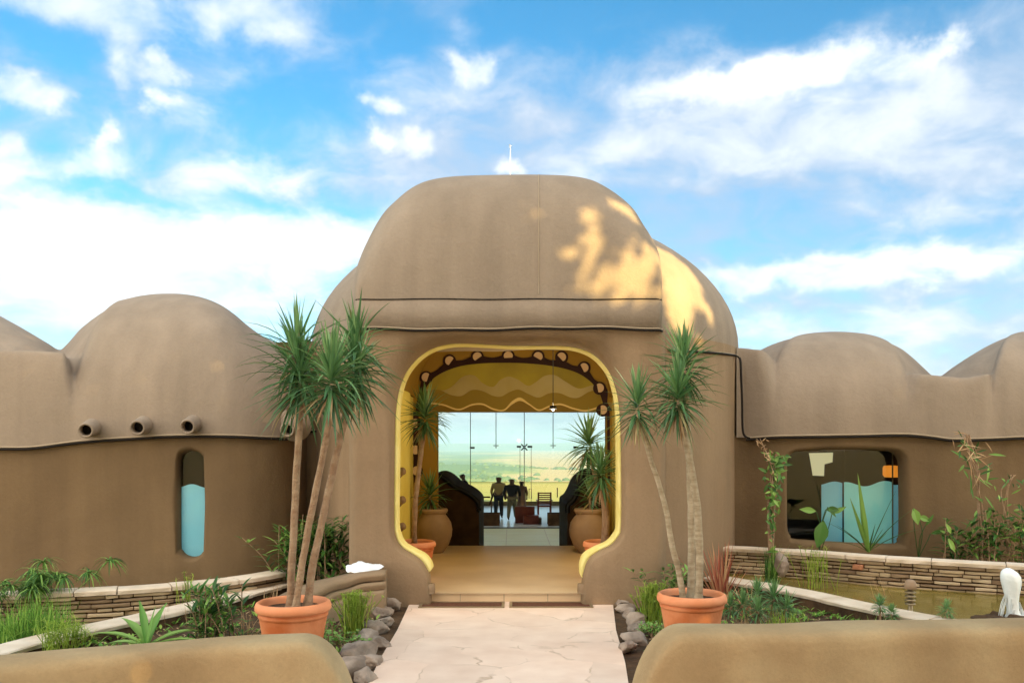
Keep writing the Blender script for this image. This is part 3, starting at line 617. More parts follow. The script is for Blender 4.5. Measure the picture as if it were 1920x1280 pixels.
B2 = [(780, 752), (830, 757), (860, 766), (885, 757), (905, 756), (925, 765), (945, 767), (960, 752), (975, 745), (992, 756), (1010, 767), (1030, 760), (1050, 756), (1075, 764), (1100, 768), (1140, 755)]
B3 = [(x, y+3.2+(3 if 955 < x < 985 else 0)) for x, y in B2]
FL = [(780, 772), (1140, 772)]
wave(T1, B1, M['m_light'], .010, 'painted_wave'); wave(B1, B2, M['m_dark'], .011, 'painted_wave'); wave(B2, B3, M['m_line'], .014, 'painted_wave'); wave(B3, FL, M['m_base'], .012, 'painted_wave')
# scalloped maroon border with pale half discs
BUMP = [(799, 707), (843, 676), (895, 668.5), (953, 667), (1009, 668), (1053, 669), (1095, 689), (1124, 727), (1130, 768)]
mb = MB(); ob = []
for i, v in enumerate(ls):
    a = ls[max(i-1, 0)]; b = ls[min(i+1, len(ls)-1)]; t = (b-a).normalized(); nn = Vector((t.y, -t.x, 0))
    w = 7.5+2.0*sstep(720, 690, v.y)+max(9*math.exp(-((v.x-bx)**2+(v.y-by-8)**2)/230) for bx, by in BUMP); ob.append([(v.x, v.y), (v.x+nn.x*w, v.y+nn.y*w)])
mb.grid([[px2([q[0]], YB, .018)[0] for q in ob], [px2([q[1]], YB, .018)[0] for q in ob]])
for x, y in BUMP+[(779, 793), (779, 843), (781, 882)]:
    c = []
    for k in range(28):
        a = 2*math.pi*k/28; c.append((x+12.2*math.cos(a), y+11.5*math.sin(a)+(1.5 if math.sin(a) > 0 else 0)))
    mb.prism(px2(c, YB, .019), Vector((0, .004, 0)))
for p in ([(785, 772), (785, 900), (777, 905), (774, 772)],):
    mb.prism(px2(p, YB, .017), Vector((0, .004, 0)))
mb.prism(px2([(1137.5, 772), (1143, 772), (1144, 900), (1139, 900)], YB, .017), Vector((0, .004, 0)))
mb.build('scalloped_border', M['mar'], mural, smooth=False)
for x, y in BUMP+[(779, 793), (779, 843), (781, 882)]:
    th = math.atan2(y-760, x-958)+math.pi/2 if y < 760 else (-math.pi/2 if x < 900 else math.pi/2)
    c = []
    for k in range(24):
        a = 2*math.pi*k/24; u, w = 9*math.cos(a), 8.5*math.sin(a)
        if w > 4: w = 4
        ct, st = math.cos(th), math.sin(th); c.append((x+(u*ct-w*st)*.95, y+(u*st+w*ct)*.95))
    mb = MB(); mb.prism(px2(c, YB, .024), Vector((0, .004, 0))); mb.build('pale_disc', M['pale'], mural, smooth=False)
# wooden pegs on the side walls
for s, lst in ((-1, ((752, 888), (750, 941), (748, 990))), (1, ((1160, 888), (1161, 941), (1162, 985)))):
    for x, y in lst:
        c = at(x, y, 12.2); mb = MB(); xx = PI0 if s < 0 else PI1
        mb.tube(smooth_path([Vector((xx+s*.05, 12.15, c.z-.06)), Vector((xx-s*.06, 12.1, c.z-.03)), Vector((xx-s*.13, 12.05, c.z+.03)), Vector((xx-s*.17, 12.02, c.z+.05))], 4), .055, 10)
        mb.build('wall_peg', M['urn'], EN)
c = at(1037, 767, 12.6); t = thing('ceiling_lamp', (c.x, c.y, 3.6), 'tiny lit white ceiling lamp hanging in front of the mural', 'lamp')
mb = MB(); mb.tube([Vector((c.x, c.y, 3.72)), c+Vector((0, 0, .05))], .006, 6); mb.build('cord', M['black'], t)
mb = MB(); mb.lathe(c, [(.012, .06), (.05, .05), (.055, .0), (.045, .0)], 16); mb.build('lamp_shade', M['black'], t)
mb = MB(); mb.lathe(c-Vector((0, 0, .005)), [(.002, .03), (.014, .02), (.018, 0), (.012, -.012), (.002, -.016)], 12); mb.build('bulb', M['bulb'], t)
pl_l = bpy.data.lights.new('lamp_light', 'POINT'); pl_l.energy = 24; pl_l.color = (1, .82, .50); pl_l.shadow_soft_size = .06
po = bpy.data.objects.new('lamp_light', pl_l); COL.objects.link(po); po.parent = t; po.location = Vector((c.x, c.y, c.z-.08))-t.location
# floors and steps
fz = .11; DST = 10.41
mb = MB(); mb.box(X(795, DST), X(1108, DST), DST, DST+.3, -.05, fz-.016); mb.build('step', M['floor'], EN, smooth=False)
mb = MB(); mb.box(X(793, DST), X(1110, DST), DST-.012, DST+.2, fz-.016, fz+.001); mb.build('step_tread', M['floor'], EN, smooth=False)
for px in (863, 945, 1027):
    mb = MB(); mb.box(X(px, DST)-.004, X(px, DST)+.004, DST-.003, DST+.01, 0, fz-.018); mb.build('tile_joint', M['bead'], EN, smooth=False)
mb = MB(); mb.box(-1.6, 1.7, DST+.15, YB+.2, -.05, fz-.0005); mb.build('porch_floor', M['floor'], EN, smooth=False)

# ---- long hall behind with its window wall
HZF = -1.25; HY0, HY1 = 15.35, 44.0; HX0, HX1 = -4.6, 5.5; HCZ = 3.75
mb = MB(); mb.box(HX0, HX1, HY0, 32.6, HZF-.1, HZF); mb.build('landing_floor', M['creamtile'], EN, smooth=False)
mb = MB(); mb.box(HX0, HX1, 32.52, HY1+3, HZF-.1, HZF+.05); mb.build('hall_floor', M['whitefloor'], EN, smooth=False)
mb = MB(); mb.box(HX0, HX1, 32.49, 32.518, HZF, HZF+.045); mb.build('floor_edge', M['black'], EN, smooth=False)
mb = MB()
for yy in (26.2, 28.2, 30.2): mb.box(HX0, HX1, yy, yy+.02, HZF, HZF+.003)
for xx in (-3, -1.6, -.2, 1.2, 2.6): mb.box(xx, xx+.02, 25, 32.4, HZF, HZF+.0035)
mb.build('tile_joint', M['floor'], EN, smooth=False)
nst = 7
mb = MB()
for k in range(nst): mb.box(-1.5, 1.8, YB+.2+k*.32, YB+.2+(k+1)*.32, HZF, fz-(k+1)*(1.4/(nst+1)))
mb.build('stairs', M['floor'], EN, smooth=False)
mb = MB(); mb.box(HX0-.2, HX0, 21, HY1, -1.4, -.9); mb.box(HX1, HX1+.2, 21, HY1, -1.4, -.9); mb.box(-3.1, -2.9, HY0, 21, -1.4, HCZ); mb.box(3.1, 3.3, HY0, 21, -1.4, HCZ)
mb.box(-3.1, -2.4, HY0-.25, HY0, -1.4, HCZ); mb.box(2.6, 3.3, HY0-.25, HY0, -1.4, HCZ); mb.box(HX0, -2.9, 21, 21.2, -1.4, HCZ); mb.box(3.1, HX1, 21, 21.2, -1.4, HCZ)
mb.build('hall_wall', M['hallw'], EN, smooth=False)
mb = MB(); mb.box(-3.1, 3.3, HY0-.2, 21, HCZ-.003, HCZ+.2); mb.box(HX0-.2, HX1+.2, 21, HY1+.1, HCZ, HCZ+.25); mb.build('hall_roof', M['hallw'], EN, smooth=False)
mb = MB(); mb.box(HX0, HX1, HY1+.1, HY1+.25, HZF, Z(940, 44)); mb.build('low_curb', M['hallw'], EN, smooth=False)
WW = thing('window_wall', (0, HY1, HZF), 'tall frameless glass wall at the far end of the hall, overlooking the plain', 'window')
for a, b in ((HX0+.02, X(882, 44)), (X(882, 44), X(930, 44)), (X(930, 44), X(983, 44)), (X(983, 44), X(1037, 44)), (X(1037, 44), HX1-.02)):
    mb = MB(); mb.box(a+.006, b-.006, HY1-.006, HY1+.006, HZF+.06, HCZ-.01); mb.build('glass_pane', M['glass'], WW, smooth=False)
for xx in (HX0-.1, HX1+.1):  # unseen side panes, added to let more daylight into the hall
    for k in range(6):
        mb = MB(); mb.box(xx-.006, xx+.006, 21.2+k*3.8, 21.2+(k+1)*3.8-.02, -.9, HCZ-.01); mb.build('glass_pane', M['glass'], WW, smooth=False)
for p in (882, 983): 
    mb = MB(); mb.tube([at(p, 941, 43.95), at(p, 773, 43.95)], .018, 6); mb.build('mullion', M['black'], WW)
for p in (930, 1037):
    mb = MB(); mb.tube([at(p, 834, 43.95), at(p, 773, 43.95)], .018, 6); mb.build('mullion', M['black'], WW)
for p, y in ((930, 835), (1037, 835), (983, 838)):
    c = at(p, y, 43.9); mb = MB(); q = 1.6 if p == 983 else 1
    for a in range(0, 360, 90):
        d = Vector((math.cos(R(a+(45 if q > 1 else 0))), 0, math.sin(R(a+(45 if q > 1 else 0))))); mb.tube([c+d*.03, c+d*.14*q], .022*q, 6)
    mb.tube([c-Vector((0, 0, .1*q)), c+Vector((0, 0, .1*q))], .02, 6); mb.build('glass_clamp', M['black'], WW)
for a, b, y in ((881, 890, 839), (969, 977, 837), (989, 998, 837), (1075, 1084, 838)):
    mb = MB(); mb.box(X(a, 43.9), X(b, 43.9), 43.86, 43.92, Z(y, 43.9)-.05, Z(y, 43.9)+.05); mb.build('door_hinge', M['black'], WW, smooth=False)
mb = MB()
for p in (975, 996): mb.tube([at(p, 941, 43.93), at(p, 838, 43.93)], .012, 6)
mb.build('door_frame', M['black'], WW)
mb = MB(); mb.tube([at(992, 916, 43.8), at(992, 934, 43.8), at(996.5, 934, 43.8), at(996.5, 916, 43.8), at(992, 916, 43.8)], .022, 6); mb.build('door_handle', M['metal'], WW)
mb = MB(); mb.tube([at(1045, 914, 43.8), at(1045, 932, 43.8)], .028, 6); mb.build('door_handle', M['metal'], WW)
mb = MB(); mb.tube([at(922, 914, 43.8), at(922, 926, 43.8)], .025, 6); mb.build('door_handle', M['metal'], WW)
mb = MB(); mb.tube([at(845, 904, 43.9), at(1080, 904, 43.9)], .016, 6); mb.build('rail', M['m_light'], WW)
# dark curving parapets beside the stairs
def parapet(name, out, y0, y1, label):
    t = thing(name, (X(out[0][0], y0), y0, HZF), label, 'balustrade')
    pts = smooth_path([Vector((X(x, y0), y0, Z(y, y0))) for x, y in out], 5)
    b0, b1 = pts[0].copy(), pts[-1].copy(); b0.z = HZF; b1.z = HZF
    mb = MB(); poly = [b0]+pts+[b1]; mb.prism(poly, Vector((0, y1-y0, 0))); mb.build('parapet_body', M['hallw'] if False else M['dark'], t, smooth=False)
    mb = MB(); mb.tube([p+Vector((0, -.02, .02)) for p in pts], .05, 8); mb.build('handrail', M['black'], t)
parapet('stair_balustrade', [(790, 905), (800, 893), (815, 890), (832, 897), (850, 912), (872, 923), (888, 934), (897, 945), (898, 960)], 16.6, 19.5, 'dark curved timber balustrade sweeping down on the left of the stairs')
parapet('stair_balustrade', [(1064, 962), (1065, 948), (1074, 940), (1082, 926), (1090, 908), (1104, 893), (1128, 884), (1150, 892)], 16.6, 19.5, 'dark curved timber balustrade on the right of the stairs behind the urn')

# ------------------------------------------------------------------ left wing
LW = thing('wing_building', (-6, 11.5, 0), 'left domed plaster wing with round roof spouts and one narrow slit window', 'building')
LXE = X(546, 12.0)
def yL(x):
    r = .9; e = min(max(x-(LXE-r), 0), r); return 11.55+(r-math.sqrt(max(0, r*r-e*e)))*1.15+.25*math.exp(-((x+7.2)/1.2)**2)*0-.12*math.sin((x+4)*.55)
SEAML = [(-700, 846), (-200, 840), (0, 838), (60, 837), (150, 826), (250, 819), (330, 815), (430, 815), (500, 818), (550, 820), (620, 822)]
def seamzL(x): px = 960+x*F/yL(x); return Z(crom(SEAML, px), yL(x))
AL = [(-420, 760), (-300, 660), (-230, 600), (-150, 560), (-80, 560), (-30, 576), (20, 602), (60, 625), (90, 643), (112, 655), (125, 645), (150, 617), (180, 593), (212, 573), (245, 560), (280, 554), (310, 552.5), (345, 554), (380, 561), (412, 574), (440, 592), (465, 612), (490, 628), (520, 641), (550, 650), (620, 655)]
LED_L = [(-900, 655), (0, 657), (60, 658), (110, 661), (150, 664), (200, 700)]
def coreL(px): return sstep(112, 250, px)
def HL(b, y, zb):
    A = Z(crom(AL, b), min(y, 13.48)); led = Z(lerp_table(LED_L, b), min(y, 11.9)); c = coreL(b)
    u = min(1, max(0, (13.6-y)/1.8)); f = math.sqrt(max(0, 1-u*u)); sh = zb+(A-zb)*(f+(1-f)*c)
    k = sstep(120, 150, b); return max(sh, led*(1-k)+sh*k)
def dL(b): return .16+1.9*coreL(b)
xs = sorted(set(frange(-15, -8.2, 50)+frange(-8.2, -6.2, 60)+frange(-6.2, LXE-.9, 90)+frange(LXE-.9, LXE, 40)))
yb_ = 16.2
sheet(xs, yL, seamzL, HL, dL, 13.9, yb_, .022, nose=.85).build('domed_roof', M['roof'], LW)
SB = .05
slit = [(330, 868), (334, 853), (343, 847), (355, 845.5), (368, 848), (377, 856), (380, 870), (380, 1018), (377, 1034), (368, 1043), (355, 1046), (342, 1043), (333, 1034), (330, 1018)]
DW = 11.62
sc = (X(355, DW), Z(945, DW)); swp = [(v.x, v.y) for v in smooth_path([Vector((X(a, DW), Z(b, DW), 0)) for a, b in slit+slit[:1]], 3)][:-1]
hs = radial(swp, sc); zT = lambda x: seamzL(x)
# solid wall strips either side of the window patch
wx0, wx1, wzt = X(300, DW), X(410, DW), Z(826, DW)
def wallgrid(mb, xa, xb, n, yf, z0, ztf, m=16):
    mb.grid([[Vector((x, yf(x)+SB+wob(x, 0, z0+(ztf(x)-z0)*j/m, .014), z0+(ztf(x)-z0)*j/m)) for x in frange(xa, xb, n)] for j in range(m+1)])
mb, rimL = holed(wx0, wx1, -.3, wzt, sc, hs, lambda x: yL(x)+SB, lambda a: .07, .12, n=160)
wallgrid(mb, -15, wx0, 60, yL, -.3, lambda x: seamzL(x)+.03)
wallgrid(mb, wx1, LXE, 60, yL, -.3, lambda x: seamzL(x)+.03)
wallgrid(mb, wx0, wx1, 8, yL, wzt, lambda x: seamzL(x)+.03, 2)
mb.grid([[Vector((LXE, yL(LXE)+SB, z)), Vector((LXE, 16.2, z))] for z in (-.3, 3)])
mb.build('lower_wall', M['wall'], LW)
seam([Vector((x, yL(x)-.004, seamzL(x))) for x in sorted(set(frange(-14.5, LXE-.9, 160)+frange(LXE-.9, LXE-.01, 30)))], LW, .019, .018, -.03)
# slit window: room behind, glass, wavy blue-green panel, sill
W1 = thing('slit_window', (sc[0], DW+.2, 1.0), 'narrow round-ended window with a wavy blue-green panel in the left wing wall', 'window')
yw = yL(sc[0])+SB+.15
mb = MB(); mb.grid([[Vector((x, yw+.01, z)) for x in (X(322, DW), X(388, DW))] for z in (.2, 2.0)]); mb.build('glass_pane', M['glass'], W1, smooth=False)
mb = MB(); P = [(x, 912+3.5*math.sin((x-330)*.11+2.6)) for x in frange(326, 386, 30)]
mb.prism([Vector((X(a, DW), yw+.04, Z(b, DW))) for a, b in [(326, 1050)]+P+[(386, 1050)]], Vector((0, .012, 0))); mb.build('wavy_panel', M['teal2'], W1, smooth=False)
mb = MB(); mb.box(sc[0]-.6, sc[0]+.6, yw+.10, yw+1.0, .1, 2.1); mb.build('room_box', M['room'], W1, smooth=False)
# spouts
SPO = ((160, 807, 'round plaster roof spout, leftmost of the row, farthest from the slit window'), (257, 802, 'round plaster roof spout in the middle of the row of three on the left wing'), (351, 800, 'round plaster roof spout directly above the slit window'), (536, 806, 'round plaster roof spout behind the palm trunks at the rounded end of the left wing'))
for i, (a, b, lab) in enumerate(SPO):
    x = X(a, 11.3); yy = yL(min(x, LXE-.25)); c = Vector((X(a+9, yy), yy+.12, Z(b-8, yy))); e = at(a, b, 11.27) if i < 3 else at(a+2, b, yy-.2)
    ax = (c-e).normalized()
    t = thing('roof_spout', c, lab, 'spout', 'plaster roof spouts')
    mb = MB(); L = (c-e).length
    mb.lathe(e, [(.068, .18), (.070, .02), (.076, .0), (.092, -.004), (.100, .012), (.104, .05), (.108, .14), (.125, L-.06), (.17, L+.03), (.24, L+.10)], 32, axis=ax); mb.build('spout_tube', M['roof'], t)
    mb = MB(); mb.lathe(e+ax*.14, [(.071, 0), (.001, .001)], 24, axis=ax); mb.build('spout_mouth', M['gap'], t)

# ------------------------------------------------------------------ right wing
RW = thing('wing_building', (6, 12.7, 0), 'right domed plaster wing with a wide rounded window showing blue panels', 'building')
def yR(x): return 12.62-.10*math.sin((x-3.4)*.7)+.16*sstep(3.9, 3.4, x)
SEAMR = [(1380, 820), (1406, 820), (1450, 817), (1500, 816), (1600, 814.5), (1700, 813), (1745, 817), (1785, 822), (1850, 821), (1920, 818), (2100, 815), (2500, 820)]
def seamzR(x): px = 960+x*F/yR(x); return Z(crom(SEAMR, px), yR(x))
AR = [(1360, 680), (1400, 670), (1428, 655), (1450, 645), (1480, 635.5), (1510, 629.5), (1540, 626.5), (1570, 625.5), (1600, 627), (1630, 631), (1660, 640), (1690, 654), (1715, 674), (1735, 693), (1750, 706), (1762, 706), (1785, 690), (1820, 667), (1855, 647), (1890, 632), (1930, 624), (1990, 622), (2060, 635), (2130, 670), (2180, 706), (2240, 660), (2330, 630), (2450, 650), (2600, 700)]
LED_R = [(1340, 651), (1388, 652), (1412, 655), (1432, 658), (1480, 690), (1660, 720), (1690, 702), (1730, 702), (1780, 706), (1810, 708), (1835, 704), (1865, 701), (1900, 712), (2000, 730), (2600, 730)]
def coreR(px): return sstep(1418, 1520, px)*(1-sstep(1640, 1730, px))+sstep(1840, 1915, px)*(1-sstep(2100, 2180, px))
def HR(b, y, zb):
    A = Z(crom(AR, b), min(y, 14.55)); led = Z(crom(LED_R, b), min(y, 12.9)); c = coreR(b)
    u = min(1, max(0, (14.5-y)/1.8)); f = math.sqrt(max(0, 1-u*u)); return max(zb+(A-zb)*(f+(1-f)*c), led)
def dR(b): return .16+1.8*coreR(b)
xs = sorted(set(frange(X(1384, 12.7), 4.3, 40)+frange(4.3, 9.2, 210)+frange(9.2, 15, 60)))
sheet(xs, yR, seamzR, HR, dR, 15.0, 17.2, .022, nose=.85).build('domed_roof', M['roof'], RW)
win = [(1476, 880), (1477, 862), (1484, 851), (1500, 846), (1580, 843), (1660, 845), (1678, 849), (1688, 862), (1690, 885), (1691, 990), (1687, 1012), (1670, 1020), (1500, 1012), (1483, 1003), (1477, 990), (1476, 960)]
DV = 12.72
rc = (X(1583, DV), Z(930, DV)); wp = [(v.x, v.y) for v in smooth_path([Vector((X(a, DV), Z(b, DV), 0)) for a, b in win+win[:1]], 3)][:-1]
hr = radial(wp, rc); vx0, vx1, vzt = X(1440, DV), X(1725, DV), Z(823, DV)
mb, rimR = holed(vx0, vx1, -.3, vzt, rc, hr, lambda x: yR(x)+SB, lambda a: .08, .16, n=200)
wallgrid(mb, X(1380, 12.7), vx0, 14, yR, -.3, lambda x: seamzR(x)+.03)
wallgrid(mb, vx1, 15, 60, yR, -.3, lambda x: seamzR(x)+.03)
wallgrid(mb, vx0, vx1, 24, yR, vzt, lambda x: seamzR(x)+.03, 2)
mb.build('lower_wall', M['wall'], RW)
seam([Vector((x, yR(x)-.004, seamzR(x))) for x in frange(X(1404, 12.6), 14.5, 200)], RW, .020, .018, -.032)
W2 = thing('wide_window', (rc[0], DV+.3, .9), 'wide rounded window with blue panels and dark room in the right wing wall', 'window')
yw = DV+.24
mb = MB(); mb.grid([[Vector((x, yw, z)) for x in (X(1465, DV), X(1700, DV))] for z in (.35, 1.9)]); mb.build('glass_pane', M['glass'], W2, smooth=False)
DQ = yw+.06
def panel(xa, xb, m, ph, name, dy=0):
    P = [(x, 906+4.2*math.sin((x-1545)*.088+ph)+1.5*math.sin((x-1545)*.031)) for x in frange(xa, xb, 40)]
    mb = MB(); mb.prism([Vector((X(a, DQ), DQ+dy, Z(b, DQ))) for a, b in [(xa, 1035)]+P+[(xb, 1035)]], Vector((0, .012, 0))); mb.build(name, m, W2, smooth=False)
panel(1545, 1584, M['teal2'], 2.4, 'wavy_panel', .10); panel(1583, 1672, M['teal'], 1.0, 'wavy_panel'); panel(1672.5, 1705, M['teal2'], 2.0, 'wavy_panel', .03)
mb = MB(); mb.box(X(1673, DQ)-.008, X(1673, DQ)+.008, DQ-.02, DQ-.004, .3, 1.9); mb.build('mullion', M['metal'], W2, smooth=False)
# dark room behind (an open-fronted box) with a pale patch that glows in place of lit wall
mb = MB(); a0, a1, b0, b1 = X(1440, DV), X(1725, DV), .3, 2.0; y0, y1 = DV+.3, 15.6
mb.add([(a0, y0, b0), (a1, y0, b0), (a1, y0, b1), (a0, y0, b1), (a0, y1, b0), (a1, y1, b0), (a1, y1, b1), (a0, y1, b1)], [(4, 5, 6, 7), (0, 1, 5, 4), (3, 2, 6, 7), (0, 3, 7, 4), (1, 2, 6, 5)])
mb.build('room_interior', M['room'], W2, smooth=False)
rnd = random.Random(5)
def ragged(pts, j): return [(x+rnd.uniform(-j, j), y+rnd.uniform(-j, j)) for x, y in pts]
mb = MB(); DI = 15.3
sx = (DI/DV)
def rpx(x): return x
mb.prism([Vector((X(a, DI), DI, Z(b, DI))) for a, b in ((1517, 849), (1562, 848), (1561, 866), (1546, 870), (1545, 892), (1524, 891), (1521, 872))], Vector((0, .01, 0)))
mb.build('wall_glow_patch', M['wallglow'], W2, smooth=False)
HL_ = thing('pendant_lamp', at(1671, 884, 13.5), 'small glowing orange pendant lamp inside the wide window', 'lamp')
mb = MB(); c = at(1671, 884, 13.5); mb.lathe(c, [(.03, .10), (.11, .095), (.125, .06), (.125, -.05), (.10, -.085), (.02, -.09)], 20); mb.build('lamp_shade', M['lampshade'], HL_)
mb = MB(); mb.tube([c+Vector((0, 0, .1)), Vector((c.x, c.y, 1.98))], .005, 5); mb.build('cord', M['black'], HL_)

# ------------------------------------------------------------------ trees behind the viewer that shade the lodge
E1 = Vector((math.cos(R(SUN_AZ)), math.sin(R(SUN_AZ)), 0)); E2 = sdir.cross(E1).normalized()
if E2.z < 0: E2 = -E2
def ab(p): return p.dot(E1), p.dot(E2)
HOLES = []
for (px, py, D, rx, ry) in [(1266, 520, 12.0, 58, 74), (1262, 592, 11.7, 34, 48), (1330, 625, 11.6, 12, 12), (1348, 585, 11.9, 11, 11), (1306, 645, 11.4, 10, 10),
        (1226, 470, 10.7, 30, 50), (1228, 530, 10.45, 30, 48), (1205, 420, 11.0, 22, 34), (1190, 520, 10.4, 14, 38), (1196, 558, 10.25, 30, 14), (1160, 545, 10.3, 15, 26), (1172, 480, 10.5, 12, 24),
        (1130, 510, 10.35, 17, 32), (1126, 553, 10.25, 17, 16), (1150, 428, 10.8, 12, 18), (1112, 420, 10.8, 14, 18), (1094, 478, 10.45, 15, 26), (1088, 540, 10.3, 12, 18), (1060, 500, 10.4, 12, 20), (1070, 440, 10.7, 11, 13), (975, 430, 10.6, 10, 12), (985, 340, 11.3, 10, 8)]:
    a, b = ab(at(px, py, D)); HOLES.append((a, b, rx*D/F, ry*D/F, D))
def shade_trees():
    rnd = random.Random(11); roots = []; crowns = []
    for i, (x, y, lb) in enumerate(((6.8, -5.3, 'second from the right'), (.6, -7.2, 'second from the left'), (14, -5.6, 'farthest to the right'), (-5, -10.5, 'farthest to the left'))):
        t = thing('shade_tree', (x, y, -.3), 'tall leafy tree behind the viewpoint that shades the lodge, '+lb, 'tree', 'trees behind the viewpoint'); roots.append(t); crowns.append(MB())
        mb = MB(); mb.tube(smooth_path([Vector((x, y, -.4)), Vector((x+.2, y, 2.5)), Vector((x-.1, y+.3, 6)), Vector((x+.3, y, 9))], 4), [.34-.02*k for k in range(13)], 10)
        for k in range(7):
            a = rnd.uniform(0, 6.28); mb.tube([Vector((x, y+.2, 3.5+k*.6)), Vector((x+1.6*math.cos(a), y+1.6*math.sin(a), 5+k*.7)), Vector((x+3.2*math.cos(a), y+3*math.sin(a), 6+k*.8))], [.12, .08, .03], 6)
        mb.build('trunk', M['trunk'], t)
    cs = [ab(Vector((x, y, z))) for x in (-11.5, 11.5) for y in (2.6, 14) for z in (-.4, 5.4)]
    a0, a1 = min(c[0] for c in cs), max(c[0] for c in cs); b0, b1 = min(c[1] for c in cs)-.2, max(c[1] for c in cs)+.3
    st = .11; cells = [(i, j) for i in range(int((a1-a0)/st)+1) for j in range(int((b1-b0)/st)+1)]
    for i, j in cells:
        a = a0+(i+rnd.random())*st; b = b0+(j+rnd.random())*st
        spray = False; hit = [h for h in HOLES if ((a-h[0])/(h[2]+(.10 if h[2] > .15 else .065)))**2+((b-h[1])/(h[3]+(.10 if h[2] > .15 else .065)))**2 < 1]
        if hit:
            if any(h[4] > 11.5 for h in hit) or rnd.random() > .20: continue
            spray = True
        t = rnd.uniform(5.5, 9)+max(0, a)*.74; p = E1*a+E2*b+sdir*t
        if p.z < -.2 or p.y > -1.6: continue
        k = min(range(4), key=lambda i: (roots[i].location.x-p.x)**2+(roots[i].location.y-p.y)**2)
        u = Vector([rnd.gauss(0, 1) for _ in range(3)]).normalized(); w = u.cross(sdir).normalized(); u = (u-sdir*u.dot(sdir)*.7).normalized(); s = rnd.uniform(.115, .18)
        pts = []
        if spray: u = (E1*.45+E2).normalized(); w = (E1-E2*.45).normalized()*.30; s *= 1.7
        for q in range(10):
            an = math.pi*2*q/10; r = s*(1.25 if q % 2 else .6); pts.append(p+u*math.cos(an)*r+w*math.sin(an)*r)
        crowns[k].add(pts, [tuple(range(10))], rnd.random())
    for t, c in zip(roots, crowns): c.build('crown', M['shade'], t, smooth=False)
shade_trees()

# ------------------------------------------------------------------ low walls and stone copings
def capwall(name, pts, hw, z0, ztop, m, label, cat, tw=.0):
    """thick rounded plaster wall along a path, rounded ends"""
    P = smooth_path(pts, 14); L = [0]
    for a, b in zip(P, P[1:]): L.append(L[-1]+(b-a).length)
    rows = []
    for i, p in enumerate(P):
        t = (P[min(i+1, len(P)-1)]-P[max(i-1, 0)]).normalized(); nn = Vector((t.y, -t.x, 0))
        de = min(L[i], L[-1]-L[i])
        zt = ztop(p) if callable(ztop) else ztop
        e = .34; g = math.sqrt(max(0, 1-((e-min(de, e))/e)**2))       # rounding of the end in height and width
        z1 = z0+(zt-z0)*(.35+.65*g) ; w = hw*(.25+.75*math.sqrt(g)) if de < e else hw
        row = [p+nn*w+Vector((0, 0, z0-p.z))]
        for k in range(0, 13):
            a = math.pi*k/12; ca = math.cos(a); sa = math.sin(a)
            row.append(Vector((p.x, p.y, 0))+nn*w*(abs(ca)**.5)*(1 if ca >= 0 else -1)+Vector((0, 0, z1-.12+.12*max(0, sa)**.6)))
        row.append(p-nn*w+Vector((0, 0, z0-p.z)))
        rows.append([v+Vector((wob(v.x, v.y, v.z, .02, 1.3), wob(v.y, v.x, v.z, .02, 1.3), wob(v.z+5, v.x, v.y, .012, 1.5))) for v in row])
    mb = MB(); mb.grid(rows)
    for r in (rows[0], rows[-1]): mb.add(r, [tuple(range(len(r)))])
    return tag(mb.build(name, m), label, cat)
FW = [gp(x, y, .76) for x, y in ((-500, 1296), (-200, 1262), (0, 1240), (200, 1222), (400, 1207), (560, 1198), (668, 1196))]
capwall('garden_wall', [v+Vector((0, .10, -.76)) for v in FW], .17, -.3, .76, M['parapet'], 'smooth tan plaster garden wall in the left foreground with a rounded end', 'wall')
FW = [gp(x, y, .78) for x, y in ((1186, 1184), (1300, 1182), (1500, 1179), (1700, 1174), (1920, 1170), (2200, 1170), (2500, 1176))]
capwall('garden_wall', [v+Vector((0, .12, -.78)) for v in FW], .19, -.3, .78, M['parapet'], 'smooth tan plaster garden wall in the right foreground with a rounded end', 'wall')

def coping(mb, P, w, zt, th=.05, seglen=.42, rnd=None):
    rnd = rnd or random.Random(1); d = 0; cur = [P[0]]; segs = []
    tot = 0; lim = seglen*rnd.uniform(.7, 1.3)
    for a, b in zip(P, P[1:]):
        cur.append(b); d += (b-a).length
        if d > lim: segs.append(cur); cur = [b]; d = 0; lim = seglen*rnd.uniform(.7, 1.4)
    if len(cur) > 1: segs.append(cur)
    for s in segs:
        dz = rnd.uniform(-.006, .006); o = rnd.uniform(-.012, .012); rows = []
        for i, p in enumerate(s):
            t = (s[min(i+1, len(s)-1)]-s[max(i-1, 0)]).normalized(); nn = Vector((t.y, -t.x, 0))
            sh = t*(.005 if i == 0 else -.005 if i == len(s)-1 else 0); q = p+sh; j = lambda k: .014*noise.noise(p*6+Vector((k, 0, 0)))
            f = nn*(w/2+o); rows.append([Vector((q.x, q.y, zt-th+dz))+f*(.96)+nn*j(1), Vector((q.x, q.y, zt-.012+dz))+f+nn*j(2), Vector((q.x, q.y, zt+dz))+f*.93+nn*j(2), Vector((q.x, q.y, zt+dz+.004)), Vector((q.x, q.y, zt+dz))-nn*w*.48, Vector((q.x, q.y, zt-th+dz))-nn*w*.5])
        mb.grid(rows); mb.add(rows[0], [tuple(range(6))]); mb.add(rows[-1], [tuple(range(6))])
def resample(P, st):
    out = [P[0]]; acc = 0
    for a, b in zip(P, P[1:]):
        L = (b-a).length; n = max(1, int(L/st))
        for k in range(1, n+1): out.append(a+(b-a)*k/n)
    return out
